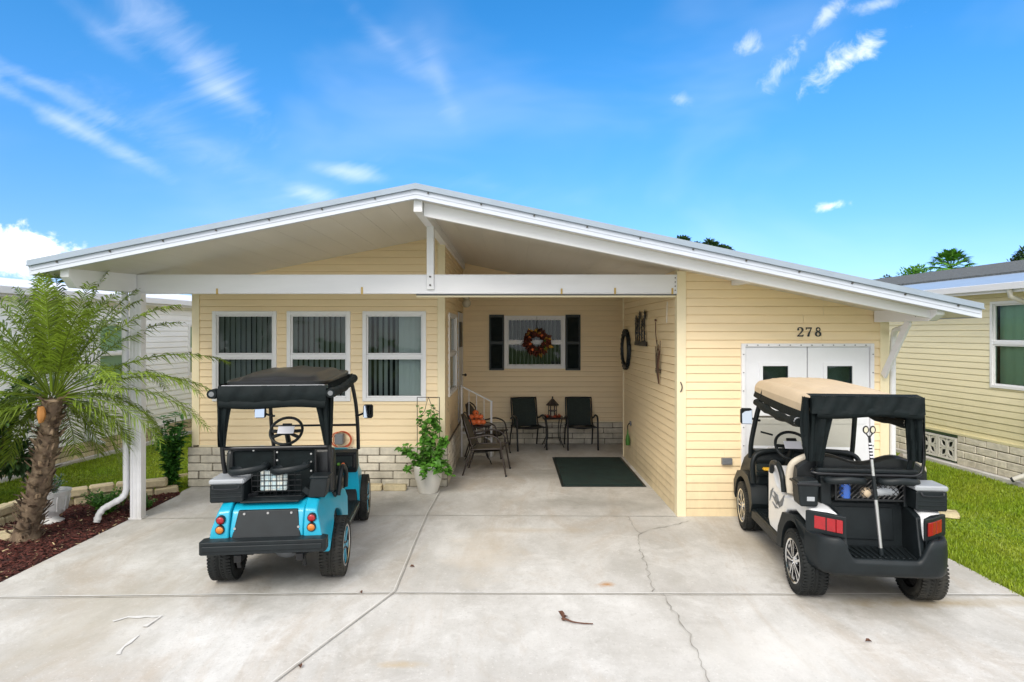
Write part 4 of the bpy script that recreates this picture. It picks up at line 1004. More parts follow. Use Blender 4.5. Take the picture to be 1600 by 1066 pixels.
# ------------------------------------------------------------------ golf carts (origin at the rear axle on the ground, +y is forward)
def rotx(mb, f):   # helper kept for readability
    return mb
RX = lambda a: Matrix.Rotation(R(a),4,'X')
def wheel(parent, side, x, y, r, wd, style, turn=0):
    """tyre with tread and a two part rim; outer face towards side"""
    M = Matrix.Translation((x,y,r)) @ Matrix.Rotation(R(turn),4,'Z') @ Matrix.Rotation(R(90)*side,4,'Y')
    h = wd/2; ri = r*.68
    t_ = MB(); prof = [(ri-.012,-h+.02),(ri,-h+.006),(ri+.035,-h),(r-.04,-h+.004),(r-.012,-h+.028)]
    n = 60; seg = []
    t_.lathe(prof+[(r-.004,-h+.05)]+[(r-.004 if k%2 else r-.014, -h+.05+(wd-.10)*k/8+.0001) for k in range(1,8)]+[(r-.004,h-.05)]+[(a,-b_) for a,b_ in reversed(prof)], n, M, caps=False)
    to = t_.build('wheel', M_['rubber'], parent, smooth=50)
    tr = MB()
    for k in range(54):
        a = 2*PI*k/54
        for s_ in (-1,1):
            Mm = M @ Matrix.Rotation(a+(.04 if s_>0 else 0),4,'Z') @ Matrix.Translation((r-.006,0,s_*(h-.032)))
            tr.box(-.02,.0015,-.009,.009,-.024,.022, Mm)
            Mm = M @ Matrix.Rotation(a+.07,4,'Z') @ Matrix.Translation((r-.008,0,s_*h*.36)) @ Matrix.Rotation(R(25*s_),4,'X')
            tr.box(-.01,.004,-.008,.008,-.022,.022, Mm)
    tr.build('tread', M_['rubber'], to)['kind'] = 'stuff'
    b = MB(); b.lathe([(ri-.004,-h+.02),(ri-.012,-h+.04),(ri-.03,0),(ri-.012,h-.03),(ri-.002,h-.012)], n, M, caps=False); b.lathe([(.0,h-.09),(ri-.02,h-.085)],n,M,caps=False); b.lathe([(0,-h+.05),(ri-.02,-h+.05)],n,M,caps=False)
    b.build('rim', M_['rimblack'], to, smooth=40)
    l = MB(); l.lathe([(ri-.014,h-.010),(ri-.004,h-.004),(ri+.004,h-.006),(ri+.002,h-.016)], n, M, caps=False); l.build('rim_lip', M_['chrome'], to, smooth=40)
    hb = MB(); hb.lathe([(.05,h-.06),(.045,h-.03),(.034,h-.022),(.03,h-.018),(0,h-.016)], 20, M, caps=False); hb.build('hub_cap', M_['chrome'] if style=='silver' else M_['rimblack'], to, smooth=40)
    sp = 5 if style == 'silver' else 6
    for k in range(sp):
        a = 2*PI*k/sp+.25
        s_ = MB(); Mm = M @ Matrix.Rotation(a,4,'Z')
        if style == 'silver':
            for o_ in (-.026,.026):
                s_.prism([(.035,o_*.5-.006),(ri-.012,o_*1.3-.011),(ri-.012,o_*1.3+.011),(.035,o_*.5+.006)], h-.032, h-.012, 'xy', Mm)
            s_.build('spoke', M_['chrome'], to)
        else:
            s_.prism([(.03,-.010),(ri*.5,-.018),(ri-.012,-.040),(ri-.012,.040),(ri*.5,.018),(.03,.010)], h-.038, h-.018, 'xy', Mm)
            s_.build('spoke', M_['chrome'], to)
            s_ = MB(); s_.prism([(.045,-.009),(ri*.52,-.016),(ri-.018,-.034),(ri-.018,.034),(ri*.52,.016),(.045,.009)], h-.018, h-.014, 'xy', Mm); s_.build('spoke_insert', M_['teal'], to)
    return to
def arcpts(cy, cz, r, a0, a1, n=12): return [(cy+r*math.cos(R(a0+(a1-a0)*i/n)), cz+r*math.sin(R(a0+(a1-a0)*i/n))) for i in range(n+1)]
def ripple(mb, fl, fr, nu, nv, amp, k, seed=0, th=.01):
    """cloth strip between two edge curves fl(v), fr(v), with running folds"""
    rnd = random.Random(seed); ph = rnd.uniform(0,6)
    def f(u, v, o=0):
        a, b_ = Vector(fl(v)), Vector(fr(v)); p_ = a.lerp(b_, u)
        side = (b_-a).normalized(); nn = side.cross(Vector((0,0,1)))
        if nn.length < .1: nn = Vector((0,-1,0))
        nn.normalize()
        e = math.sin(u*k*PI+ph+math.sin(v*3+ph)*.8)*amp*(.5+.5*math.sin(v*PI*.9+.3)) + math.sin(u*k*2.3*PI+2*ph+v*5)*amp*.35
        return p_+nn*(e+o)
    mb.grid(lambda u,v: f(u,v), nu, nv); mb.grid(lambda u,v: f(1-u,v,th), nu, nv)
def steering(t, x, y, z, tilt, paper=True):
    M = Matrix.Translation((x,y,z)) @ RX(90-tilt)
    s = MB(); s.tube([(.165*math.cos(a),.165*math.sin(a),0) for a in np.linspace(0,2*PI,36,endpoint=False)], .015, 10, closed=True, M=M)
    w_ = s.build('steering_wheel', M_['black'], t, smooth=60)
    for a in (90,210,330,0,180)[1:]:
        k = MB(); k.bar((0,0,-.015),(.155*math.cos(R(a)),.155*math.sin(R(a)),0),.035,.012); k.V = [tuple(M@Vector(v)) for v in k.V]; k.build('spoke', M_['black'], w_)
    k = MB(); k.chbox(-.06,.06,-.04,.04,-.03,.012,.01,M); k.chbox(-.05,.05,.045,.085,.0,.02,.006,M); k.build('hub', M_['black'], w_)
    if paper:
        k = MB(); k.chbox(-.085,.085,-.045,.045,.016,.021,.002,M); k.build('score_card', M_['paper'], w_)
    k = MB(); k.tube([tuple(M@Vector((0,0,-.02))), (x,y+.28,z-.42)], .028, 10); k.build('steering_column', M_['black'], t, smooth=50)
def mirror(t, x, y, z, side, w_=.11, h=.155):
    k = MB(); k.chbox(x-w_/2,x+w_/2,y-.0,y+.055,z-h/2,z+h/2,.016); o = k.build('side_mirror', M_['black'], t, smooth=50)
    k = MB(); a_, b_ = w_/2-.010, h/2-.010; k.add([(x-a_,y-.016,z-b_),(x+a_,y-.016,z-b_),(x+a_,y-.003,z+b_),(x-a_,y-.003,z+b_)],[(0,1,2,3)]); k.build('mirror_glass', M_['mirror'], o)
    k = MB(); k.tube([(x-side*w_*.4,y+.03,z-.02),(x-side*(w_/2+.05),y+.04,z-.045),(x-side*(w_/2+.09),y+.05,z-.05)], .012, 8); k.build('mirror_arm', M_['black'], o)
def cooler_box(t, x0,x1,y0,y1,z0,z1, lidm, nm='cooler'):
    k = MB(); k.chbox(x0,x1,y0,y1,z0,z1-.045,.010); k.box(x0+.01,x1-.01,y0-.006,y0,z0+.04,z0+.052); k.box(x0+.01,x1-.01,y0-.006,y0,z0+.075,z0+.087)
    o = k.build(nm, M_['black'], t, bevel=.004)
    k = MB(); k.chbox(x0-.008,x1+.008,y0-.008,y1+.008,z1-.042,z1,.012); k.build('lid', lidm, o)
    k = MB(); k.tube(catmull([(x0+.03,y0-.012,z1-.05),(x0+.05,y0-.03,z1-.075),(x1-.05,y0-.03,z1-.075),(x1-.03,y0-.012,z1-.05)],4), .006, 6); k.build('handle', M_['blackmetal'], o)
    return o

# ---------------------------------------------------------------- teal cart
A = thing('golf_cart', 'teal blue golf cart with black roof parked in front of the house windows', 'golf cart', (-2.09,5.60,0), R(6))
hw = .49
for s_ in (-1,1):
    p = [(-.50,.42),(-.50,.50)]
    side = [(-.52,.46),(-.515,.60),(-.47,.74),(-.38,.80),(-.22,.825),(.0,.81),(.25,.76),(.45,.70),(.60,.64),(.63,.55),(.60,.38),(.52,.30),(.36,.30)] + arcpts(0,.27,.325,8,172,14)[0:] + [(-.345,.42)]
    m = MB(); m.prism(side, s_*.30, s_*hw, 'yz'); m.build('rear_fender', M_['teal'], A, bevel=.06, seg=5)
    m = MB(); m.prism([(-.49,.47)]+arcpts(0,.27,.318,20,172,10)[::-1]+[(.28,.36),(.28,.60),(-.3,.70),(-.46,.60)], s_*.16, s_*.297, 'yz'); m.build('wheel_well', M_['black'], A)
m = MB(); m.prism([(-.50,.45),(-.50,.58),(-.44,.73),(-.36,.775),(-.1,.78),(.1,.74),(.1,.45)], -.299,.299, 'yz'); m.build('rear_body', M_['teal'], A, bevel=.02, seg=3)
m = MB(); m.prism([(-.29,.50),(-.25,.72),(.25,.72),(.29,.50)], -.02, 0, 'xz', Matrix.Translation((0,-.497,0)) @ RX(0)); 
m = MB(); m.add([(-.28,-.525,.50),(.28,-.525,.50),(.24,-.452,.735),(-.24,-.452,.735),(-.28,-.49,.50),(.28,-.49,.50),(.24,-.42,.735),(-.24,-.42,.735)],[(0,1,2,3),(7,6,5,4),(0,4,5,1),(1,5,6,2),(2,6,7,3),(3,7,4,0)]); pn_ = m.build('rear_access_panel', M_['black'], A, bevel=.008)
for x,z in ((-.19,.71),(0,.712),(.19,.71),(-.255,.6),(.255,.6),(0,.515)):
    y = -.527+(z-.5)/.235*.073; m = MB(); m.tube([(x,y-.006,z),(x,y+.004,z)], .010, 8); m.build('panel_screw', M_['screws'], pn_)
m = MB(); m.prism([(-.48,-.62),(.48,-.62),(.50,-.60),(.50,-.50),(.42,-.46),(-.42,-.46),(-.50,-.50),(-.50,-.60)], .425,.53,'xy'); m.prism([(-.47,-.632),(.47,-.632),(.47,-.618),(-.47,-.618)], .455,.50,'xy'); m.build('rear_bumper', M_['black'], A, bevel=.014, seg=3)
for s_ in (-1,1):
    for z, mm, nm in ((.675,'red','tail_light'),(.600,'amber','turn_signal')):
        yy_ = -.502 if z > .65 else -.517
        x = s_*.365
        k = MB(); k.lathe([(.036,-.02),(.036,.010),(.031,.013)],24,Matrix.Translation((x,yy_,z)) @ RX(96)); h_ = k.build(nm, M_['black'], A, smooth=40)
        k = MB(); k.lathe([(.030,.0),(.030,.014),(.022,.020),(.0,.022)],24,Matrix.Translation((x,yy_,z)) @ RX(96)); k.build('lens', M_[mm], h_, smooth=60)
for x,y,tn in ((-.47,0,0),(.47,0,0),(-.46,1.66,2),(.46,1.66,2)):
    wheel(A, 1 if x > 0 else -1, x, y, .268, .21, 'teal', tn)
# axle, chassis
m = MB(); m.tube([(-.38,0,.25),(.38,0,.25)], .035, 10); m.build('rear_axle', M_['blackmetal'], A, smooth=50)
m = MB(); m.ball((.05,-.02,.27),.10,14,10,(1.2,1,.9)); m.build('gear_case', M_['grey'], A, smooth=60)
m = MB(); m.box(-.28,-.22,-.45,1.9,.30,.36); m.box(.22,.28,-.45,1.9,.30,.36); m.box(-.38,.38,.3,1.35,.27,.31); m.build('chassis', M_['blackmetal'], A, bevel=.004)
for x in (-.27,.27):
    m = MB(); m.bar((x,-.35,.34),(x,.3,.24),.05,.012); m.bar((x,-.42,.40),(x,-.33,.22),.03,.02); m.build('leaf_spring', M_['blackmetal'], A)
m = MB(); m.box(-.47,.47,.34,1.36,.295,.33); m.build('floor_mat', M_['black'], A, bevel=.005)
for s_ in (-1,1):
    m = MB(); m.chbox(*sorted((s_*.44,s_*.505)),.34,1.33,.235,.325,.012); m.build('rocker_panel', M_['black'], A)
    m = MB(); m.chbox(*sorted((s_*.506,s_*.511)),.36,1.31,.30,.312,.002); m.build('rocker_trim', M_['chrome'], A)
# front body
for s_ in (-1,1):
    fr_ = [(1.33,.30),(1.30,.55),(1.36,.78),(1.50,.86),(1.72,.84),(1.98,.70),(2.10,.52),(2.08,.36),(1.99,.33)]+arcpts(1.66,.27,.32,8,172,12)+[(1.34,.30)]
    m = MB(); m.prism(fr_, s_*.34, s_*.50, 'yz'); m.build('front_fender', M_['teal'], A, bevel=.04, seg=4)
m = MB(); m.prism([(1.50,.45),(1.46,.83),(1.55,.875),(1.74,.85),(2.02,.70),(2.14,.50),(2.10,.36),(1.98,.33)], -.339,.339,'yz'); m.build('front_cowl', M_['teal'], A, bevel=.03, seg=3)
m = MB(); m.prism([(1.28,.30),(1.30,.34),(1.33,.62),(1.26,.80),(1.28,.87),(1.44,.885),(1.46,.30)], -.475,.475,'yz'); da = m.build('dashboard', M_['black'], A, bevel=.015)
m = MB(); m.chbox(.12,.46,1.245,1.275,.70,.86,.012); m.build('glove_box', M_['blackmetal'], da)
m = MB(); m.chbox(.15,.43,1.235,1.246,.72,.84,.004); m.build('glove_recess', M_['shutter'], da)
# seats
m = MB(); m.prism([(.02,.55),(.02,.66),(.60,.66),(.60,.40),(.54,.34),(.1,.34)], -.44,.44,'yz'); m.build('seat_base', M_['black'], A, bevel=.02)
m = MB(); m.chbox(-.46,.46,.10,.66,.665,.76,.03); m.build('seat_cushion', M_['vinylseat'], A, bevel=.025, seg=3)
m = MB(); m.prism([(-.02,.76),(.08,.78),(.04,1.10),(.0,1.18),(-.07,1.17),(-.10,1.0),(-.10,.78)], -.06,.47,'yz'); m.build('seat_back', M_['vinylseat'], A, bevel=.035, seg=4)
m = MB(); m.prism([(-.02,.76),(.08,.78),(.04,1.10),(.0,1.18),(-.07,1.17),(-.10,1.0),(-.10,.78)], -.47,-.08,'yz'); m.build('seat_back', M_['vinylseat'], A, bevel=.035, seg=4)
for s_ in (-1,1):
    m = MB(); m.tube(catmull([(s_*.49,.02,.72),(s_*.50,.12,.93),(s_*.50,.28,.93),(s_*.50,.40,.84),(s_*.49,.44,.70)],5), .022, 9); m.build('arm_rest', M_['black'], A, smooth=60)
# bag rack behind seats
m = MB(); m.chbox(-.38,.33,-.175,-.15,.80,1.18,.008); rk = m.build('rack_panel', M_['cloth'], A)
for x in (-.38,-.02,.33):
    m = MB(); m.tube([(x,-.19,.78),(x,-.19,1.22)], .011, 8); m.build('rack_bar', M_['blackmetal'], rk, smooth=50)
for x,z in ((-.2,1.19),(.0,1.17),(.29,1.15),(.29,1.08),(.29,1.0),(.33,.92),(.33,.84),(-.27,.86),(-.27,.80),(.0,1.10),(-.30,1.02)):
    m = MB(); m.tube([(x+.005,-.206,z),(x+.005,-.196,z)], .008, 8); m.build('rack_screw', M_['screws'], rk)
for x0_ in (-.22,.13):
    m = MB(); m.tube([(x0_+.155*math.cos(a),-.25+.11*math.sin(a),1.04+.02*math.cos(a)) for a in np.linspace(0,2*PI,30,endpoint=False)], .017, 8, closed=True, flat=1.7); m.build('bag_hoop', M_['black'], A, smooth=60)
m = MB()
for i in range(9):
    x = -.19+i*.052; m.tube([(x,-.27,.80),(x,-.275,1.04)], .003, 4)
for i in range(6):
    z = .80+i*.046; m.tube([(-.19,-.272,z),(.23,-.272,z)], .003, 4)
m.build('wire_basket', M_['blackmetal'], A)
m = MB(); m.prism([(-.24,-.42),(.24,-.42),(.28,-.16),(-.28,-.16)], .785,.80,'xy'); m.add([(-.26,-.14,.80),(.26,-.14,.80),(.22,-.10,.93),(-.22,-.10,.93)],[(0,1,2,3)]); m.build('bag_well', M_['black'], A, bevel=.006)
cooler_box(A, -.49,-.22,-.40,-.14,.79,.985, M_['lid'])
m = MB(); m.bar((-.33,-.30,.79),(-.16,-.22,.82),.03,.03); m.build('cooler_bracket', M_['blackmetal'], A)
m = MB(); m.prism([(.30,.80),(.325,.97),(.47,.97),(.445,.80)], -.36,-.20,'xz'); sb = m.build('sand_bottle_box', M_['black'], A, bevel=.012)
m = MB(); m.chbox(.315,.48,-.37,-.19,.965,.985,.006); m.build('lid', M_['black'], sb)
m = MB(); m.bar((.25,-.25,.86),(.33,-.26,.80),.05,.05); m.bar((.23,-.2,.76),(.36,-.22,.80),.05,.03); m.build('box_bracket', M_['black'], A)
# canopy frame
zr_ = 1.755
for s_ in (-1,1):
    m = MB(); m.tube(catmull([(s_*.44,-.10,.82),(s_*.455,-.20,1.15),(s_*.455,-.20,1.45),(s_*.45,-.16,zr_)],5), .019, 9); m.build('rear_strut', M_['blackmetal'], A, smooth=60)
    m = MB(); m.tube(catmull([(s_*.47,1.46,.88),(s_*.475,1.37,1.15),(s_*.465,1.29,1.42),(s_*.44,1.16,1.66),(s_*.42,1.08,zr_)],5), .021, 9); m.build('front_strut', M_['blackmetal'], A, smooth=60)
m = MB(); m.tube([(-.455,-.20,1.21),(.455,-.20,1.21)], .018, 9); m.build('rear_cross_bar', M_['blackmetal'], A, smooth=60)
m = MB(); m.tube([(-.47,1.37,1.17),(.47,1.37,1.17)], .012, 8); m.build('windscreen_bar', M_['blackmetal'], A, smooth=60)
# roof: dished tray with raised ribbed centre
def superell(u, a, b_, n=5):
    c_, s_ = math.cos(u), math.sin(u)
    return (a*math.copysign(abs(c_)**(2/n), c_), b_*math.copysign(abs(s_)**(2/n), s_))
def ring(mb_v, a, b_, z, cy, n): return [Vector((*superell(2*PI*i/n, a, b_, 7), 0))+Vector((0,cy,z)) for i in range(n)]
def roof_tray(name, m_, t, hx, hy, cy, z0, dome, nrib, rib, lip=.035, sl=0.0):
    n = 96; mb = MB()
    rings = [(hx-.03,hy-.03,z0),(hx,hy,z0+.012),(hx,hy,z0+.045),(hx-.012,hy-.012,z0+.052),(hx-.04,hy-.04,z0+.050),(hx-.06,hy-.06,z0+.040)]
    vs = []; fs = []
    for a,b_,z in rings: vs += ring(None,a,b_,z,cy,n)
    K = 14
    for k in range(K+1):
        q = (k/K); s_ = 1-q; a = (hx-.075)*s_; b_ = (hy-.075)*s_
        for p_ in ring(None,max(a,.001),max(b_,.001),0,cy,n):
            zz_ = z0+.045+dome*(1-min(1,s_)**2.6)**.6 if k else z0+.042
            if k and rib:
                f_ = math.cos((p_.x/hx)*PI*nrib); zz_ += rib*max(0,f_)**5*min(1,(1-s_)*4)*min(1, abs(p_.y-cy-hy)/.2)
            vs.append(Vector((p_.x,p_.y,zz_)))
    tot_ = len(rings)+K+1
    for r_ in range(tot_-1):
        for i in range(n): fs.append((r_*n+i, r_*n+(i+1)%n, (r_+1)*n+(i+1)%n, (r_+1)*n+i))
    fs.append(tuple(range(n-1,-1,-1)))
    vs = [Vector((v.x,v.y,v.z+sl*(v.y-cy))) for v in vs]
    mb.add(vs, fs); return mb.build(name, m_, t, smooth=45)
rf = roof_tray('canopy_roof', M_['blackmetal'], A, .445, .72, .42, zr_, .070, 3.0, .016, sl=.01)
m = MB(); m.chbox(-.43,.43,-.305,-.297,zr_+.004,zr_+.014,.002); m.build('roof_edge_trim', M_['screws'], rf)
# rear curtain rolled partly up, side columns hanging, side rolls
m = MB(); ripple(m, lambda v: (-.45,-.30-.02*math.sin(PI*v),zr_+.01-.155*v), lambda v: (.45,-.30-.02*math.sin(PI*v),zr_+.01-.155*v), 40, 8, .008, 7, 2, .03); m.build('rear_curtain', M_['cloth'], A, smooth=80)
m = MB(); m.tube([(x,-.315,zr_-.145+.008*math.sin(x*9)) for x in np.linspace(-.44,.44,20)], .034, 10, flat=1.2); m.build('curtain_roll', M_['cloth'], A, smooth=80)
for s_, sd_ in ((-1,4),(1,9)):
    m = MB()
    ripple(m, lambda v: (s_*(.46-.0*v),-.31+.03*v,zr_-.02-.50*v), lambda v: (s_*(.29+.13*v**.6),-.30+.06*v,zr_-.02-.50*v), 16, 16, .016*(1 if s_>0 else .8), 3.2, sd_, .02)
    ripple(m, lambda v: (s_*.462,-.31+.03*v,zr_-.02-.50*v), lambda v: (s_*.46,-.12-.10*v,zr_-.02-.50*v), 8, 16, .010, 2.4, sd_+1, .015)
    m.build('hanging_curtain', M_['cloth'], A, smooth=80)
    m = MB(); m.tube([(s_*(.49),-.36+1.32*v,zr_-.055-.025*math.sin(PI*v)+.03*v) for v in np.linspace(0,1,14)], [.040+.006*math.sin(i*2.1) for i in range(14)], 12); rl_ = m.build('side_curtain_roll', M_['cloth'], A, smooth=60)
    m = MB(); m.lathe([(.022,0),(.022,.004)],14,Matrix.Translation((s_*.49,-.361,zr_-.055)) @ RX(90)); m.build('roll_end', M_['grey'], rl_)
    m = MB(); ripple(m, lambda v: (s_*.453,-.28+1.4*v,zr_+.02), lambda v: (s_*.495,-.28+1.4*v,zr_-.075), 4, 24, .006, 2, 3, .008); m.build('side_curtain', M_['cloth'], A, smooth=80)
steering(A, -.22, 1.00, 1.17, 40)
mirror(A, -.57, 1.26, 1.34, -1, .12, .13); mirror(A, .60, 1.28, 1.33, 1)
# things carried
k = MB(); k.chbox(-.10,.12,-.262,-.215,.82,1.0,.012,None,.004); o = k.build('tote_bag', M_['tote'], loc=(0,0,0)); o.matrix_basis = A.matrix_basis @ Matrix.Translation((-.02,0,.02)) ; tag(o, 'pale plaid pouch in the wire basket of the teal cart', 'bag')
t = thing('spray_bottle', 'white spray bottle standing on the seat of the teal cart', 'bottle', (A.matrix_basis @ Vector((-.27,.32,.765))))
k = MB(); k.lathe([(.045,0),(.05,.02),(.05,.16),(.03,.24),(.018,.29),(.018,.33)],18); k.build('bottle_body', M_['bottle'], t, smooth=50)
k = MB(); k.chbox(-.03,.03,-.02,.02,.33,.37,.006); k.tube([(0,-.02,.355),(0,-.05,.33)], .006, 6); k.build('trigger', M_['bottle'], t)
for i,(x,y) in enumerate(((.24,1.20),(.29,1.21),(.34,1.2))):
    k = MB(); k.ball((0,0,0), .021, 12, 8); o = k.build('golf_ball', (M_['yellow'],M_['leafB'],M_['orange'])[i], smooth=80, loc=A.matrix_basis @ Vector((x,y+.0,.755))); tag(o, ('yellow golf ball in the dash tray of the teal cart','lime golf ball in the dash tray of the teal cart','orange golf ball in the dash tray of the teal cart')[i], 'golf ball', 'golf balls in the dash tray')
m = MB(); m.box(.19,.40,1.17,1.25,.725,.733); m.box(.19,.40,1.17,1.174,.733,.745); m.build('dash_tray', M_['black'], A)
def reshape_cart(root, fn, skip=()):
    for o in root.children_recursive:
        nm = o.name.split('.')[0]; top_ = o
        while top_.parent is not root: top_ = top_.parent
        if o.type != 'MESH' or top_.name.split('.')[0] in skip or nm in skip: continue
        me = o.data
        for v in me.vertices: v.co = fn(v.co, top_.name.split('.')[0])
        me.update()
def sm_(a, b, x): t_ = min(1,max(0,(x-a)/(b-a))); return t_*t_*(3-2*t_)
def fA(v, nm):
    if nm in ('rear_fender',) and abs(v.x) > .3:
        s_ = 1 if v.x > 0 else -1; k_ = sm_(.50,.84,v.z)*.085+sm_(-.25,-.55,v.y)*.03
        return Vector((v.x-s_*k_*sm_(.3,.49,abs(v.x)), v.y, v.z-.02*sm_(.33,.49,abs(v.x))*sm_(.7,.8,v.z)))
    if nm == 'front_fender' and abs(v.x) > .34:
        s_ = 1 if v.x > 0 else -1
        return Vector((v.x-s_*(.05*sm_(.5,.88,v.z)+.10*sm_(1.5,2.1,v.y)), v.y, v.z))
    return v
reshape_cart(A, fA)

# ---------------------------------------------------------------- white cart
B = thing('golf_cart', 'white and black golf cart with tan roof parked in front of the shed doors', 'golf cart', (2.955,5.20,0), R(-6.3))
HW = .55
for s_ in (-1,1):
    # black lower rear quarter with wheel arch
    side = [(-.36,.33),(-.50,.36),(-.545,.46),(-.53,.60),(-.40,.61),(-.32,.62),(.0,.66),(.30,.60),(.42,.44),(.46,.30),(.44,.26),(.34,.26)]+arcpts(0,.275,.325,4,176,14)
    m = MB(); m.prism(side, s_*.36, s_*HW, 'yz'); m.build('rear_fender', M_['black'], B, bevel=.04, seg=4)
    up = [(-.50,.57),(-.485,.70),(-.42,.775),(-.25,.80),(.05,.79),(.30,.76),(.52,.80),(.66,.92),(.76,.93),(.80,.88),(.80,.40),(.74,.33),(.44,.33),(.36,.50),(.22,.63),(.0,.69),(-.25,.66)]
    m = MB(); m.prism(up, s_*.34, s_*(HW-.025), 'yz'); bp_ = m.build('side_panel', M_['cartwhite'], B, bevel=.028, seg=4)
    # curved black decal on the panel
    XO = s_*(HW-.023)
    for pts_ in ([(.42,.60),(.50,.70),(.62,.71),(.56,.66),(.66,.66),(.52,.60),(.48,.63)], [(.30,.755),(.42,.66),(.52,.64),(.44,.60),(.36,.64)], [(.66,.60),(.56,.56),(.46,.585),(.56,.585)], [(.62,.74),(.70,.69),(.74,.58),(.69,.64)]):
        d_ = MB(); d_.prism(pts_, XO, XO+s_*.003, 'yz'); d_.build('swoosh_decal', M_['grey'], bp_)
    # arm rest / hip restraint
    m = MB(); m.tube(catmull([(s_*.53,.30,.78),(s_*.54,.32,.92),(s_*.54,.44,1.0),(s_*.54,.60,.98),(s_*.53,.66,.88)],5), .024, 9); m.build('arm_rest', M_['black'], B, smooth=60)
    m = MB(); m.chbox(*sorted((s_*.46,s_*.54)),.46,1.34,.225,.335,.018); m.build('rocker_panel', M_['black'], B)
    ff = [(1.36,.26),(1.28,.40),(1.32,.56),(1.44,.66),(1.66,.68),(1.90,.62),(2.06,.48),(2.05,.32),(1.99,.28)]+arcpts(1.68,.275,.32,4,176,12)
    m = MB(); m.prism(ff, s_*.38, s_*HW, 'yz'); m.build('front_fender', M_['black'], B, bevel=.035, seg=4)
    m = MB(); m.prism([(1.34,.58),(1.30,.80),(1.38,.95),(1.56,.93),(1.84,.80),(2.02,.62),(2.0,.54),(1.66,.67)], s_*.30, s_*(HW-.06), 'yz'); m.build('cowl_side', M_['black'] if 1 else 0, B, bevel=.03, seg=3)
    # tail light
    tl = MB(); tl.prism([(s_*.335,-.525),(s_*.335,-.560),(s_*.44,-.548),(s_*.535,-.475),(s_*.565,-.38),(s_*.53,-.36),(s_*.42,-.44)], .60,.775,'xy'); th_ = tl.build('tail_light', M_['black'], B, bevel=.012, seg=3)
    LC = catmull([(s_*.368,-.564,0),(s_*.44,-.553,0),(s_*.527,-.487,0)],6)
    for i in range(3):
        p_, q_ = LC[i*4], LC[min(12,i*4+4)]; q_ = p_.lerp(q_,.88); nn_ = Vector(((q_-p_).y,-(q_-p_).x,0)).normalized()*s_*.006
        k = MB(); k.prism([tuple((p_+nn_)[:2]),tuple((q_+nn_)[:2]),tuple((q_-nn_*4)[:2]),tuple((p_-nn_*4)[:2])], .640,.742,'xy'); k.build('red_lens', M_['red'], th_, bevel=.003)
for x,y,tn in ((-.455,0,0),(.455,0,0),(-.45,1.70,-2),(.45,1.70,-2)):
    wheel(B, 1 if x > 0 else -1, x, y, .268, .215, 'silver', tn)
# bumper wrap
bo2 = [(-.545,-.30),(-.54,-.42),(-.50,-.52),(-.42,-.585),(-.2,-.60),(.2,-.60),(.42,-.585),(.50,-.52),(.54,-.42),(.545,-.30),(.34,-.30),(.33,-.50),(-.33,-.50),(-.34,-.30)]
def bump(u, v):
    # u runs round the tail from side to side, v from the underside up and over the lip
    a = R(-178+176*0); t_ = (u-.5)*2; s_ = 1 if t_ > 0 else -1; at_ = abs(t_)
    if at_ < .5: x = s_*at_/.5*.40; y = -.60+.012*(at_/.5)**2; n_ = Vector((0,-1))
    elif at_ < .75:
        q = (at_-.5)/.25*PI/2; x = s_*(.40+.155*math.sin(q)); y = -.448-.14*math.cos(q); n_ = Vector((s_*math.sin(q),-math.cos(q)))
    else: x = s_*.555; y = -.448+(at_-.75)/.25*.16; n_ = Vector((s_,0))
    top = .455+.155*sm_(.27,.40,abs(x)) if at_ < .75 else .61
    prof_ = [(-.075,.318),(-.035,.320),(-.010,.345),(.0,.40),(.004,top*.5+.2),(-.004,top-.016),(-.018,top),(-.055,top+.002),(-.075,top-.02),(-.078,.40)]
    w_ = v*(len(prof_)-1); i_ = min(int(w_), len(prof_)-2); f_ = w_-i_
    o_ = prof_[i_][0]*(1-f_)+prof_[i_+1][0]*f_; z_ = prof_[i_][1]*(1-f_)+prof_[i_+1][1]*f_
    return (x+n_.x*o_, y+n_.y*o_, z_)
m = MB(); m.grid(bump, 64, 18); m.build('rear_bumper', M_['black'], B, smooth=80)
# bag well tub
m = MB(); m.chbox(-.36,.36,-.56,-.02,.40,.445,.004); wl_ = m.build('bag_well', M_['black'], B)
for i in range(12):
    x = -.28+i*.051; k = MB(); k.chbox(x-.010,x+.010,-.50,-.16,.445,.456,.003); k.build('well_rib', M_['black'], wl_)
m = MB(); m.prism([(-.10,.42),(-.06,.80),(.0,.81),(.02,.42)], -.34,.34,'yz'); m.build('well_back', M_['black'], B, bevel=.02, seg=3)
m = MB(); m.prism([(-.112,.50),(-.082,.76),(-.07,.76),(-.09,.50)], -.26,.22,'yz'); m.build('well_panel', M_['black'], B, bevel=.006)
for s_ in (-1,1):
    m = MB(); m.prism([(-.56,.42),(-.50,.57),(-.42,.76),(-.22,.79),(.0,.79),(.0,.42)], s_*.30, s_*.36, 'yz'); m.build('well_side', M_['black'], B, bevel=.018, seg=3)
m = MB(); m.tube([(-.40,0,.27),(.40,0,.27)], .04, 10); m.build('rear_axle', M_['blackmetal'], B, smooth=50)
m = MB(); m.box(-.34,.34,-.38,1.9,.27,.33); m.build('chassis', M_['blackmetal'], B, bevel=.005)
m = MB(); m.box(-.49,.49,.74,1.40,.33,.345); fl_ = m.build('floor_mat', M_['black'], B)
for i in range(7):
    k = MB(); k.box(-.48,-.08,.86+i*.05,.875+i*.05,.345,.352); k.build('floor_rib', M_['black'], fl_)
m = MB(); m.prism([(1.34,.34),(1.36,.70),(1.30,.86),(1.34,.955),(1.46,.965),(1.50,.34)], -.50,.50,'yz'); db = m.build('dashboard', M_['black'], B, bevel=.02, seg=3)
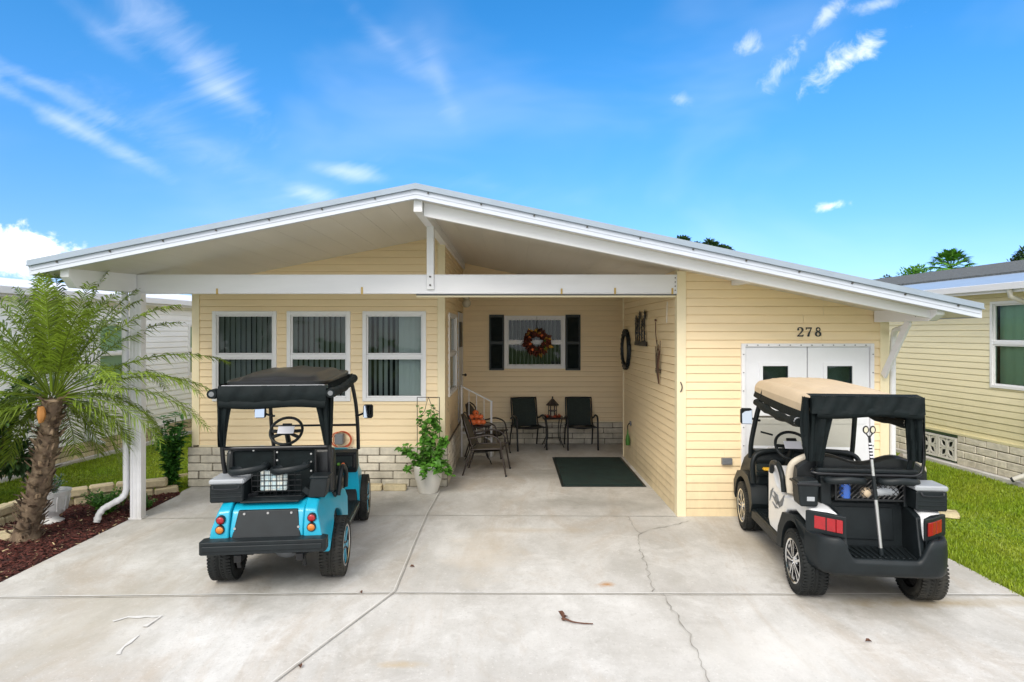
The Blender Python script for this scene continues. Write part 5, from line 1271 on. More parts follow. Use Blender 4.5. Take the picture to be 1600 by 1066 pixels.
m = MB(); m.tube(catmull([(-.53,1.30,.62),(-.54,1.28,.84),(-.46,1.30,.945),(-.2,1.31,.97),(.2,1.31,.97),(.46,1.30,.945),(.54,1.28,.84),(.53,1.30,.62)],5), .026, 9); m.build('dash_rim', M_['black'], db, smooth=60)
m = MB(); m.chbox(-.50,-.30,1.28,1.33,.70,.82,.01); m.build('dash_cubby', M_['shutter'], db)
m = MB(); m.prism([(1.52,.50),(1.50,.95),(1.62,.95),(1.88,.80),(2.08,.60),(2.12,.40),(2.0,.34)], -.30,.30,'yz'); m.build('front_cowl', M_['cartwhite'], B, bevel=.03, seg=3)
# seat
m = MB(); m.prism([(.04,.50),(.04,.74),(.64,.74),(.70,.40),(.60,.34),(.2,.34)], -.375,.375,'yz'); m.build('seat_base', M_['black'], B, bevel=.02)
m = MB(); m.chbox(-.49,.49,.14,.72,.745,.86,.03); m.build('seat_cushion', M_['tanvinyl'], B, bevel=.03, seg=3)
def hump(x): return 1.165+.035*math.cos((abs(x)-.26)*PI/.22) if abs(x) < .5 else 1.165
n_ = 24; xs = [-.52+1.04*i/n_ for i in range(n_+1)]
m = MB(); vs = []
for y0_, y1_ in ((.02,.08),):
    for x in xs:
        zt2 = 1.15+.03*math.cos((abs(x)-.27)*2*PI/.5); e_ = .05*max(0,(abs(x)-.42)/.1)**2; zt2 -= e_
        vs += [(x,-.01,.82),(x,.0,zt2-.02),(x,.03,zt2),(x,.075,zt2),(x,.10,zt2-.03),(x,.14,.84)]
fs = []
for i in range(n_):
    for j in range(6): fs.append((i*6+j, (i+1)*6+j, (i+1)*6+(j+1)%6, i*6+(j+1)%6))
fs += [tuple(range(6)), tuple(range(n_*6+5, n_*6-1, -1))]
m.add(vs, fs); sb2 = m.build('seat_back', M_['vinylseat'], B, smooth=50)
for s_ in (-1,1):
    m = MB(); m.tube(catmull([(s_*.52,.14,.82),(s_*.535,.13,.95),(s_*.52,.10,1.07),(s_*.44,.07,1.135),(s_*.34,.06,1.165)],5), .032, 9, flat=1.3); m.build('seat_back_trim', M_['tanvinyl'], sb2, smooth=60)
# rack, net basket, hoops, cross tray
m = MB(); m.chbox(-.40,.40,-.16,-.06,1.05,1.09,.012); m.build('rack_tray', M_['black'], B)
for s_ in (-1,1):
    m = MB(); m.prism([(-.16,.78),(-.14,1.02),(-.06,1.02),(-.02,.78)], s_*.28, s_*.37, 'yz'); m.build('rack_upright', M_['black'], B, bevel=.012)
    m = MB(); m.tube([(s_*.21+.15*math.cos(a),-.25+.10*math.sin(a),.995-.02*abs(math.cos(a))) for a in np.linspace(0,2*PI,30,endpoint=False)], .020, 8, closed=True, flat=1.4); m.build('bag_hoop', M_['black'], B, smooth=60)
m = MB(); m.chbox(-.26,.26,-.215,-.20,.985,1.01,.004); m.chbox(-.26,.26,-.215,-.20,.80,.82,.004); m.chbox(-.275,-.26,-.215,-.2,.80,1.01,.003); m.chbox(.26,.275,-.215,-.2,.80,1.01,.003); m.build('basket_frame', M_['blackmetal'], B)
m = MB()
for i in range(-4,14):
    for sg in (1,-1):
        a = -.26+i*.04; p_, q_ = Vector((a,-.208,.82)), Vector((a+.165,-.208,.985))
        if sg < 0: p_, q_ = Vector((a+.165,-.208,.82)), Vector((a,-.208,.985))
        # clip to the frame
        def cl_(p_, q_):
            d_ = q_-p_; t0_, t1_ = 0, 1
            for s2, lim in ((1,.26),(-1,.26)):
                aa, bb = p_.x*s2-lim, d_.x*s2
                if abs(bb) > 1e-6:
                    tt = -aa/bb
                    if bb > 0: t1_ = min(t1_, tt)
                    else: t0_ = max(t0_, tt)
            return (p_+d_*t0_, p_+d_*t1_) if t1_-t0_ > .05 else None
        r_ = cl_(p_, q_)
        if r_: m.tube(list(r_), .0032, 4)
m.build('net', M_['blackmetal'], B)
# side boxes
m = MB(); m.prism([(-.58,.80),(-.60,1.01),(-.43,1.02),(-.44,.80)], -.34,-.12,'xz'); sb3 = m.build('sand_bottle_box', M_['black'], B, bevel=.02, seg=3)
m = MB(); m.chbox(-.61,-.42,-.355,-.10,.975,.995,.006); m.build('lid_seam', M_['blackmetal'], sb3)
m = MB(); m.chbox(-.53,-.47,-.348,-.34,.85,.885,.002); m.build('box_plate', M_['lid'], sb3)
cooler_box(B, .30,.53,-.36,-.08,.80,1.0, M_['lid'])
# canopy
zr2 = 1.60
for s_ in (-1,1):
    m = MB(); m.tube(catmull([(s_*.34,.0,.95),(s_*.36,-.10,1.15),(s_*.37,-.12,1.4),(s_*.38,-.05,zr2+.03)],5), .030, 9, flat=.7); m.build('rear_strut', M_['black'], B, smooth=60)
    m = MB(); m.tube(catmull([(s_*.52,1.44,.86),(s_*.52,1.40,1.05),(s_*.49,1.28,1.38),(s_*.45,1.18,zr2+.02)],5), .026, 9, flat=.7); m.build('front_strut', M_['black'], B, smooth=60)
m = MB(); m.tube(catmull([(-.43,-.14,1.08),(-.44,-.22,1.06),(-.2,-.24,1.055),(.2,-.24,1.055),(.36,-.23,1.06),(.41,-.22,1.14),(.41,-.22,1.4),(.37,-.20,1.66)],5), .014, 8); m.build('grab_bar', M_['blackmetal'], B, smooth=60)
m = MB(); m.add([(-.50,1.40,1.02),(.50,1.40,1.02),(.48,1.31,1.32),(-.48,1.31,1.32)],[(0,1,2,3)]); m.add([(-.48,1.30,1.32),(.48,1.30,1.32),(.45,1.19,zr2),(-.45,1.19,zr2)],[(0,1,2,3)])
gt = bpy.data.materials.new('tinted_acrylic'); gt.use_nodes = True; nt_ = gt.node_tree; nt_.nodes.remove(nt_.nodes['Principled BSDF'])
tb = nt_.nodes.new('ShaderNodeBsdfTransparent'); tb.inputs['Color'].default_value = (.62,.60,.52,1); gb = nt_.nodes.new('ShaderNodeBsdfGlossy'); gb.inputs['Roughness'].default_value = .05; fr2 = nt_.nodes.new('ShaderNodeFresnel'); fr2.inputs['IOR'].default_value = 1.4
ms_ = nt_.nodes.new('ShaderNodeMixShader'); nt_.links.new(fr2.outputs[0], ms_.inputs[0]); nt_.links.new(tb.outputs[0], ms_.inputs[1]); nt_.links.new(gb.outputs[0], ms_.inputs[2]); nt_.links.new(ms_.outputs[0], nt_.nodes['Material Output'].inputs[0])
m = MB(); m.add([(-.50,1.40,1.00),(.50,1.40,1.00),(.48,1.31,1.32),(-.48,1.31,1.32)],[(0,1,2,3)]); m.build('windscreen', gt, B)
m = MB(); m.tube([(-.48,1.31,1.325),(.48,1.31,1.325)], .010, 8); m.build('windscreen_hinge', M_['screws'], B)
def tan_roof():
    mb = MB(); hx, hy, cy = .425, .84, .655; NU, NV = 48, 40
    def f(u, v, o=0):
        x = -hx+2*hx*u; y = -hy+2*hy*v; ax = abs(x)/hx; ay = abs(y)/hy
        dome = .075*(1-ax**3.2)*(1-.5*ay**4)
        edge = .05*max(0,(ax-.86)/.14)**2+.04*max(0,(ay-.93)/.07)**2
        trough = .022*math.exp(-((ax-.72)/.07)**2)*(1 if ay < .9 else 0)
        rib_ = .004*math.cos(x/hx*PI*5)**2*(1 if ax<.6 else 0)
        # rounded plan corners
        cx = max(0, ax-.85)/.15; cyy = max(0, ay-.9)/.1; q = math.hypot(cx, cyy)
        if q > 1: x *= 1-(q-1)*.05; y *= 1-(q-1)*.035
        return (x-.05, y+cy, zr2+.055+dome-edge-trough+rib_+.03*v-o)
    mb.grid(lambda u,v: f(u,v), NU, NV); mb.grid(lambda u,v: f(1-u,v,.03), NU, NV)
    # side skirt of the roof shell
    def rim(t_):
        t_ *= 4
        if t_ < 1: return f(t_,0)
        if t_ < 2: return f(1,t_-1)
        if t_ < 3: return f(3-t_,1)
        return f(0,4-t_)
    mb.grid(lambda u,v: tuple(Vector(rim(min(u,.9999)))-Vector((0,0,.07*v))), 160, 2)
    return mb.build('canopy_roof', M_['tan'], B, smooth=60)
tan_roof()
# black curtains
ripz = zr2+.100
m = MB(); ripple(m, lambda v: (-.485,-.20-.015*v,ripz-.14*v), lambda v: (.385,-.20-.015*v,ripz-.14*v+.0), 48, 10, .010, 8, 5, .03); m.grid(lambda u,v: (-.485+.87*u, -.20+.09*v, ripz+.012*v), 12, 2); m.build('rear_curtain', M_['cloth'], B, smooth=80)
m = MB(); m.tube([(x,-.215,ripz-.135+.012*math.sin(x*8+1)) for x in np.linspace(-.44,.37,22)], .030, 10, flat=1.3); m.build('curtain_roll', M_['cloth'], B, smooth=80)
for s_, sd_ in ((-1,14),(1,19)):
    w0 = .20 if s_ < 0 else .13
    m = MB()
    ripple(m, lambda v: (-.05+s_*(.437),-.205+.03*v,ripz-.02-.52*v), lambda v: (-.05+s_*(.435-w0*(1-.35*v)),-.20+.07*v,ripz-.02-(.52 if s_<0 else .50)*v), 16, 18, .018, 3.5, sd_, .02)
    ripple(m, lambda v: (-.05+s_*.440,-.205+.03*v,ripz-.02-.52*v), lambda v: (-.05+s_*(.440+.02*math.sin(v*PI)),-.0-.12*v,ripz-.02-.52*v), 10, 18, .013, 3, sd_+1, .015)
    m.build('hanging_curtain', M_['cloth'], B, smooth=80)
    m = MB(); ripple(m, lambda v: (-.05+s_*.415,-.15+1.58*v,zr2-.01+.03*v), lambda v: (-.05+s_*(.440),-.15+1.58*v,zr2-.12-.05*v+.10*v*v), 6, 24, .008, 3, 3, .012); m.build('side_curtain', M_['cloth'], B, smooth=80)
    m = MB(); m.tube([(-.05+s_*.445,0.0+1.3*v,zr2-.15-.03*math.sin(PI*v)+.03*v) for v in np.linspace(0,1,12)], [.038+.008*math.sin(i*1.7) for i in range(12)], 12); rl_ = m.build('side_curtain_roll', M_['cloth'], B, smooth=60)
    m = MB(); m.lathe([(.038,-.02),(.040,.02),(.036,.03)],16,Matrix.Translation((-.05+s_*.445,.05,zr2-.15)) @ RX(90)); m.build('roll_end', M_['lid'], rl_, smooth=50)
steering(B, -.22, 1.02, 1.07, 42)
m = MB(); m.tube([(-.36,1.2,1.15),(-.48,1.2,1.18)], .010, 7); m.build('turn_lever', M_['black'], B)
mirror(B, -.60, 1.28, 1.33, -1, .12, .17)
m = MB(); m.chbox(-.07,.07,.98,1.0,1.50,1.56,.01); m.build('rear_view_mirror', M_['grey'], B)
m = MB(); m.box(-.10,.10,.2,.34,.862,.868); m.build('seat_label', M_['paper'], B)
def fB(v, nm):
    y = v.y; x = v.x
    if y < -.2 and nm not in ('cooler','sand_bottle_box','basket_frame','net','bag_hoop'): y += .13*sm_(.30,.56,abs(x))*sm_(-.25,-.5,y)*(0 if nm == 'rear_bumper' else 1)
    if y < 0: y *= .76
    if nm not in ('cooler','sand_bottle_box'): x *= 1-.15*sm_(-.12,-.44,y)
    if nm in ('basket_frame','net','bag_hoop','basket_floor'): return Vector((x,y,v.z+.035))
    return Vector((x,y,v.z))
reshape_cart(B, fB, ('wheel','rear_curtain','curtain_roll','hanging_curtain','side_curtain','side_curtain_roll','canopy_roof','front_strut','steering_wheel','side_mirror'))
# yellow gloves in the cubby
t = thing('work_glove', 'yellow glove lying in the dash cubby of the white cart', 'glove', B.matrix_basis @ Vector((-.40,1.23,.78)))
k = MB(); k.chbox(-.05,.05,-.03,.03,-.01,.02,.01)
for i in range(4): k.tube([(.04,-.02+i*.016,.01),(.08,-.02+i*.018,.018-.004*i),(.11,-.015+i*.018,.004)], .010, 7)
k.tube([(-.02,-.03,0),(.0,-.055,.02)], .011, 7); k.build('glove_body', M_['yellow'], t, smooth=60)
m = MB(); m.box(-.50,-.30,1.19,1.285,.752,.762); m.build('cubby_shelf', M_['black'], B)
for i,(x,z,mk,lab) in enumerate(((-.18,.87,'blue','blue drink bottle seen through the rear net of the white cart'),(-.02,.865,'tan','tan ball seen through the rear net of the white cart'),(.12,.875,'lid','pale rolled towel seen through the rear net of the white cart'))):
    t = thing(('drink_bottle','play_ball','rolled_towel')[i], lab, ('bottle','ball','towel')[i], B.matrix_basis @ Vector((x,-.125,z+.035)))
    k = MB()
    if i == 0: k.lathe([(.04,-.05),(.043,-.03),(.043,.05),(.02,.08),(.018,.10)],16)
    elif i == 1: k.ball((0,0,0),.045,16,10)
    else: k.tube([(-.07,0,0),(0,.0,.01),(.10,0,0)], [.04,.046,.04], 12)
    k.build(('bottle_body','ball_skin','towel_roll')[i], M_[mk], t, smooth=60)
m = MB(); m.box(-.25,.25,-.155,-.07,.836,.848); m.build('basket_floor', M_['black'], B)
# retriever pole leaning in the bag well
BM = B.matrix_basis
pole = thing('ball_retriever', 'long silver pole with two round eye rings leaning on the white cart', 'pole')
pb = BM @ Vector((.02,-.31,.45)); ptp = BM @ Vector((-.035,-.225,1.385))
def seg_(a, b_, r_, m_, nm): 
    k = MB(); k.tube([pb.lerp(ptp,a), pb.lerp(ptp,b_)], r_, 12); return k.build(nm, m_, pole, smooth=50)
pole.location = (0,0,0)
seg_(0,.06,.019,M_['black'],'pole_foot'); seg_(.06,.46,.014,M_['screws'],'pole_shaft'); seg_(.46,.66,.015,M_['black'],'grip'); seg_(.66,.80,.012,M_['screws'],'pole_shaft')
for i in range(5): seg_(.80+i*.028,.814+i*.028,.013,M_['black'],'black_band'); seg_(.814+i*.028,.828+i*.028,.012,M_['paper'],'white_band')
seg_(.94,1.0,.010,M_['blackmetal'],'neck')
for s_ in (-1,1):
    c_ = ptp+Vector((s_*.028,0,.048)); k = MB(); k.tube([c_+Vector((.020*math.cos(a),0,.027*math.sin(a))) for a in np.linspace(0,2*PI,24,endpoint=False)], .006, 8, closed=True); rg = k.build('eye_ring', M_['blackmetal'], pole, smooth=60)
    k = MB(); k.lathe([(.0,0),(.017,.001),(.017,.004),(0,.005)],18,Matrix.Translation(c_) @ RX(90) @ Matrix.Diagonal((1,1.35,1,1)), caps=False); k.build('eye_disc', M_['globe'], rg)
k = MB(); k.tube([ptp+Vector((-.028,0,.022)),ptp+Vector((0,0,-.02)),ptp+Vector((.028,0,.022))], .006, 7); k.build('fork', M_['blackmetal'], pole)
# ------------------------------------------------------------------ neighbouring houses
def lattice_vent(parent, M, u0, u1, z0, z1, n):
    w_ = (u1-u0)/n
    for i in range(n):
        a = u0+i*w_; b_ = a+w_; c_ = ((a+b_)/2, (z0+z1)/2); hw_ = w_/2-.008; hh = (z1-z0)/2-.008
        m = MB()
        for p in ((a+.008,a+.04,z0+.008,z1-.008),(b_-.04,b_-.008,z0+.008,z1-.008),(a+.04,b_-.04,z0+.008,z0+.04),(a+.04,b_-.04,z1-.04,z1-.008)): m.box(p[0],p[1],-.07,.0,p[2],p[3],M)
        for k in range(4):
            an = R(45+90*k); d_ = Vector((math.cos(an)*hw_*1.1,0,math.sin(an)*hh*1.1)); s_ = Vector((-d_.z,0,d_.x)).normalized()
            c0 = Vector((c_[0],-.055,c_[1]))
            for sg in (-1,1):
                pts = catmull([c0+d_*.05, c0+d_*.5+s_*sg*.055, c0+d_*1.0],6)
                for q in range(len(pts)-1):
                    p_, r_ = M@pts[q], M@pts[q+1]; m.bar(p_, r_, .016, .03)
        m.box(c_[0]-.012,c_[0]+.012,-.065,-.03,z0+.03,z1-.03,M); m.box(a+.03,b_-.03,-.062,-.03,c_[1]-.012,c_[1]+.012,M)
        o = m.build('lattice_vent', M_['pot'], parent)
        o.matrix_parent_inverse = wmat(parent).inverted()
        m = MB(); m.box(a+.01,b_-.01,-.012,.0,z0,z1,M); m.build('vent_backing', M_['dark_in'], o, world=True)
def wallM(p0, p1):
    p0 = Vector((*p0,0)); p1 = Vector((*p1,0)); d = (p1-p0).normalized(); nrm = Vector((d.y,-d.x,0))
    return Matrix(((d.x,-nrm.x,0,p0.x),(d.y,-nrm.y,0,p0.y),(0,0,1,0),(0,0,0,1))), (p1-p0).length, d
# right: cream house
rx = lambda Y: 7.50-.07*(Y-9.03)
p0, p1 = (rx(17.5),17.5), (rx(5.2),5.2); M, Lw, d = wallM(p0, p1)
U = lambda Y: (17.5-Y)*math.hypot(1,.07)
PT = lambda Y: (rx(Y),Y)
H2 = thing('house', 'pale yellow sided neighbouring house on the right with dark shingle roof', 'house', (rx(10),10,0))
wy0, wy1, wza, wzb = 9.56, 8.42, 1.37, 2.70
siding('side_wall', p0, p1, .53, 2.86, M_['siding_r'], H2, [(U(wy0)+.01,U(wy1)-.01,wza+.01,wzb-.01)])
window('window', H2, PT(wy0), PT(wy1), wza, wzb, .52, fw=.045, glass=M_['glassgreen'], blinds='shadefull', seed=3)
va, vb = U(10.98), U(10.18)
blocks('block_skirt', p0, PT(10.98), .04, .53, H2, 4, seed=12); blocks('block_skirt', PT(10.18), p1, .04, .53, H2, 4, seed=13)
lattice_vent(H2, M, va, vb, .08, .47, 2)
m = MB(); m.box(0,Lw,-.16,0,-.06,.045,M); m.build('footing', M_['concrete'], H2, world=True)
m = MB(); m.box(-.01,Lw,-.055,-.01,.525,.56,M); m.build('starter_strip', M_['siding_r'], H2, world=True)
def prof(nm, pts, mt, u0=-.3, u1=None):
    m = MB(); u1 = Lw if u1 is None else u1
    n = len(pts); vs = [M@Vector((u,-v,z)) for u in (u0,u1) for v,z in pts]
    m.add(vs, [(i,(i+1)%n,n+(i+1)%n,n+i) for i in range(n)]+[tuple(range(n))[::-1], tuple(range(n,2*n))]); return m.build(nm, mt, H2, world=True)
prof('eave_fascia', [(.0,2.84),(.36,2.80),(.38,2.80),(.38,2.93),(.0,2.99)], M_['white'])
prof('gutter', [(.385,2.86),(.46,2.84),(.48,2.93),(.47,2.935),(.385,2.935)], M_['white'])
prof('lower_roof', [(.39,2.945),(-1.15,3.235),(-1.15,3.17),(.37,2.93)], M_['roofmetal'])
prof('roof', [(-1.1,3.262),(-3.4,3.74),(-6.6,2.95),(-6.6,2.85),(-3.4,3.60),(-1.1,3.17)], M_['shingle'])
prof('far_wall', [(-.02,.0),(-.02,2.9),(-1.2,3.2),(-3.4,3.6),(-6.3,2.86),(-6.3,0)], M_['siding_r'], 0, .1)
m = MB(); pts = [M@Vector(p) for p in ((U(8.80),-.42,2.86),(U(8.80),-.40,2.74),(U(8.78),-.12,2.62),(U(8.76),-.09,2.5),(U(8.76),-.09,.30),(U(8.76),-.12,.22),(U(8.90),-.26,.10))]
m.tube(pts, .038, 10, flat=.85); m.build('downspout', M_['pot'], H2, world=True, smooth=50)
m = MB(); m.tube([pts[-1]-Vector((0,0,.0)), pts[-1]+(pts[-1]-pts[-2]).normalized()*.03], .042, 10, flat=.85); m.build('downspout_end', M_['black'], H2, world=True)
# left: white house
lx = lambda Y: -7.72+.1155*(Y-9.26)
q0, q1 = (lx(4.5),4.5), (lx(22),22); M, Lw, d = wallM(q0, q1); U = lambda Y: (Y-4.5)*math.hypot(1,.1155); PT = lambda Y: (lx(Y),Y)
H3 = thing('house', 'white sided neighbouring house on the left, behind the palm', 'house', (lx(10),10,0))
siding('side_wall', q0, q1, .30, 2.80, M_['siding_l'], H3, [(U(13.66)+.01,U(14.6)-.01,1.27,2.41),(U(11.1)+.01,U(11.9)-.01,1.27,2.41)], course=.115)
window('window', H3, PT(13.66), PT(14.6), 1.26, 2.42, .5, fw=.05, glass=M_['glassgreen'], blinds='shadefull', seed=3)
window('window', H3, PT(11.1), PT(11.9), 1.26, 2.42, .5, fw=.05, glass=M_['glassgreen'], blinds='none', seed=3)
va, vb = U(12.44), U(12.88)
blocks('block_skirt', q0, PT(12.44), .03, .30, H3, 3, seed=22, length=.42, m=M_['stone']); blocks('block_skirt', PT(12.88), q1, .03, .30, H3, 3, seed=23, length=.42, m=M_['stone'])
lattice_vent(H3, M, va, vb, .03, .30, 1)
m = MB(); m.box(0,Lw,-.16,0,-.06,.04,M); m.build('footing', M_['concrete'], H3, world=True)
def prof3(nm, pts, mt):
    m = MB(); n = len(pts); vs = [M@Vector((u,-v,z)) for u in (0,Lw) for v,z in pts]
    m.add(vs, [(i,(i+1)%n,n+(i+1)%n,n+i)[::-1] for i in range(n)]+[tuple(range(n)), tuple(range(n,2*n))[::-1]]); return m.build(nm, mt, H3, world=True)
prof3('eave_fascia', [(.0,2.78),(.24,2.76),(.26,2.76),(.26,2.88),(.0,2.88)], M_['white'])
prof3('gutter', [(.265,2.80),(.34,2.80),(.36,2.90),(.265,2.90)], M_['white'])
prof3('roof', [(.30,2.91),(-3.0,3.34),(-6.5,2.9),(-6.5,2.8),(-3.0,3.2),(.28,2.88)], M_['white'])
prof3('rear_block', [(-.05,0),(-.05,2.8),(-6.2,2.8),(-6.2,0)], M_['siding_l'])
m = MB(); pts = [M@Vector(p) for p in ((U(10.9),-.31,2.85),(U(10.9),-.10,2.6),(U(10.9),-.06,2.45),(U(10.9),-.06,.42),(U(10.9),-.10,.34),(U(10.95),-.28,.24))]
m.tube(pts, .05, 10, flat=.8); m.build('downspout', M_['white'], H3, world=True, smooth=50)

# ------------------------------------------------------------------ lawns
def sheet(name, pts, z, m):
    g_ = MB(); g_.prism(pts, z-.05, z, 'xy'); return struct(g_.build(name, m))
LP = [(-4.63,8.62),(-4.86,8.58),(-5.32,8.34),(-5.78,7.98),(-6.0,7.5),(-6.0,6.6),(-6.2,4.5),(lx(4.5)+.1,4.5),(lx(16)+.1,16),(-4.68,16)]
RP = [(4.31,1.5),(9.5,1.5),(9.5,5.0),(rx(5.2)-.1,5.2),(rx(16)-.1,16),(4.6,16),(4.58,7.5),(4.31,7.4)]
sheet('left_lawn', LP, -.028, M_['grassground']); sheet('right_lawn', RP, -.028, M_['grassground'])
def inside(P, x, y):
    c_ = np.zeros(len(x), bool); n = len(P)
    for i in range(n):
        x1,y1 = P[i]; x2,y2 = P[(i+1)%n]
        k = ((y1 > y) != (y2 > y)) & (x < (x2-x1)*(y-y1)/((y2-y1) if y2 != y1 else 1e-9)+x1); c_ ^= k
    return c_
def blades(name, P, n, label, seed, x0, x1, y0, y1, hh=.042):
    rg = np.random.default_rng(seed)
    x = rg.uniform(x0,x1,n); y = y0+(y1-y0)*rg.random(n)**1.6
    k = inside(P, x, y); x = x[k]; y = y[k]; n = len(x)
    a = rg.uniform(0,2*PI,n); h = rg.uniform(.5,1.2,n)*hh*(1+.35*np.sin(x*2.1+np.sin(y*1.7))); w_ = rg.uniform(.004,.008,n)*(1+.05*y); lean = rg.uniform(-.8,.8,(n,2))*hh*.8
    b0 = np.stack([x-np.cos(a)*w_, y-np.sin(a)*w_, np.full(n,-.03)],1); b1 = np.stack([x+np.cos(a)*w_, y+np.sin(a)*w_, np.full(n,-.03)],1)
    t_ = np.stack([x+lean[:,0], y+lean[:,1], -.03+h],1)
    V = np.stack([b0,b1,t_],1).reshape(-1,3)
    me = bpy.data.meshes.new(name); me.vertices.add(3*n); me.vertices.foreach_set('co', V.astype(np.float32).ravel())
    me.loops.add(3*n); me.loops.foreach_set('vertex_index', np.arange(3*n, dtype=np.int32)); me.polygons.add(n); me.polygons.foreach_set('loop_start', np.arange(0,3*n,3,dtype=np.int32))
    me.update(); me.validate(); o = bpy.data.objects.new(name, me); C.objects.link(o); me.materials.append(M_['blade'])
    tag(o, label, 'grass', kind='stuff'); return o
blades('lawn_grass', LP, 150000, 'short bright green grass between the stone edging and the white house', 1, -7.8,-4.6, 6.3,15)
blades('lawn_grass', RP, 230000, 'short bright green grass between the drive and the yellow house', 2, 4.3,8.0, 3.2,15)
blades('edge_grass', [(4.27,1.5),(4.42,1.5),(4.42,7.4),(4.29,7.4)], 9000, 'ragged longer grass overhanging the right edge of the drive', 3, 4.2,4.5, 3.0,7.4, .06)
# ------------------------------------------------------------------ mulch bed
MP = [(XL-.01,3.0),(XL-.01,8.4),(-4.64,8.6),(-4.86,8.5),(-5.30,8.22),(-5.70,7.85),(-5.88,7.45),(-5.85,6.6),(-6.05,4.5),(-6.3,3.0)]
sheet('mulch_bed', MP, -.012, M_['mulchbase'])
def chips(name, P, n, x0,x1,y0,y1, lo, hi, m, label, seed, cat):
    rg = random.Random(seed); mb = MB(); k = 0
    while k < n:
        x, y = rg.uniform(x0,x1), rg.uniform(y0,y1)
        if not bool(inside(P, np.array([x]), np.array([y]))[0]): k += .2; continue
        k += 1; L_ = rg.uniform(lo,hi); a = rg.uniform(0,PI); w_ = L_*rg.uniform(.18,.4)
        M4 = Matrix.Translation((x,y,-.008+rg.uniform(0,.022))) @ Euler((rg.uniform(-.5,.5),rg.uniform(-.5,.5),a)).to_matrix().to_4x4()
        mb.add([(-L_/2,-w_/2,0),(L_/2,-w_/3,0),(L_/2,w_/3,0),(-L_/2,w_/2,0),(0,0,.006)], [(0,1,4),(1,2,4),(2,3,4),(3,0,4)], M4)
    return tag(mb.build(name, m), label, cat, kind='stuff')
chips('mulch_chips', MP, 9000, -6.1,XL,4.5,8.55, .025, .07, M_['mulch'], 'dark red wood mulch chips covering the planting bed', 4, 'mulch')
chips('dry_litter', MP, 260, -5.8,XL,5.5,8.4, .02, .06, M_['debris'], 'pale dry leaf litter scattered on the red mulch', 5, 'leaf litter')
# ------------------------------------------------------------------ stone edging
rnd = random.Random(8)
path = [Vector((x,y,0)) for x,y in ((-4.78,8.55),(-5.32,8.28),(-5.74,7.92),(-5.95,7.5),(-5.93,6.95),(-5.90,6.4),(-6.0,5.6))]
def at_len(s):
    for a, b_ in zip(path[:-1], path[1:]):
        l = (b_-a).length
        if s <= l: return a.lerp(b_, s/l), (b_-a).normalized()
        s -= l
    return None, None
k = 0
names_ = ['at the house corner end of the border','near the post','','','','']
for course in range(2):
    s = .0 if course else -.12
    while True:
        L_ = rnd.uniform(.28,.34); p_, d_ = at_len(s+L_/2)
        if s+L_/2 < 0: s += L_; continue
        if p_ is None: break
        Mz = Matrix.Translation((p_.x+rnd.uniform(-.012,.012),p_.y+rnd.uniform(-.01,.01),0)) @ Matrix.Rotation(math.atan2(d_.y,d_.x)+R(rnd.uniform(-2,2)),4,'Z')
        m = MB(); z_0 = -.02+course*.115; m.chbox(-L_/2+.006,L_/2-.006,-.075,.075,0,.108+rnd.uniform(-.006,.006),.018,None,.006)
        o = m.build('edging_stone', M_['stone']); o.matrix_basis = Mz @ Matrix.Translation((0,0,z_0))
        tag(o, 'rough tan stone block in the '+('upper' if course else 'lower')+' course of the curved garden edging', 'edging stone', 'stone blocks edging the planting bed '+('upper' if course else 'lower')+' course')
        s += L_+.004
for i,(px,py,sz,lab) in enumerate(((2,842,.13,'rough grey brown rock beside the palm trunk base'),(1480,806,.12,'pale rounded edging stone on the grass beside the white cart'),(1462,796,.10,'small pale stone on the grass tucked behind the white cart wheel'),(285,745,.09,'small grey rock at the end of the stone edging'))):
    c_ = gnd(px,py); m = MB(); m.chbox(-sz,sz,-sz*.5,sz*.5,0,sz*.8,sz*.22,None,sz*.07)
    o = m.build('rock', M_['stone'], bevel=.015, seg=3); o.location = (c_.x,c_.y,-.03); o.rotation_euler = (0,0,R((20,-12,30,50)[i])); tag(o, lab, 'rock')

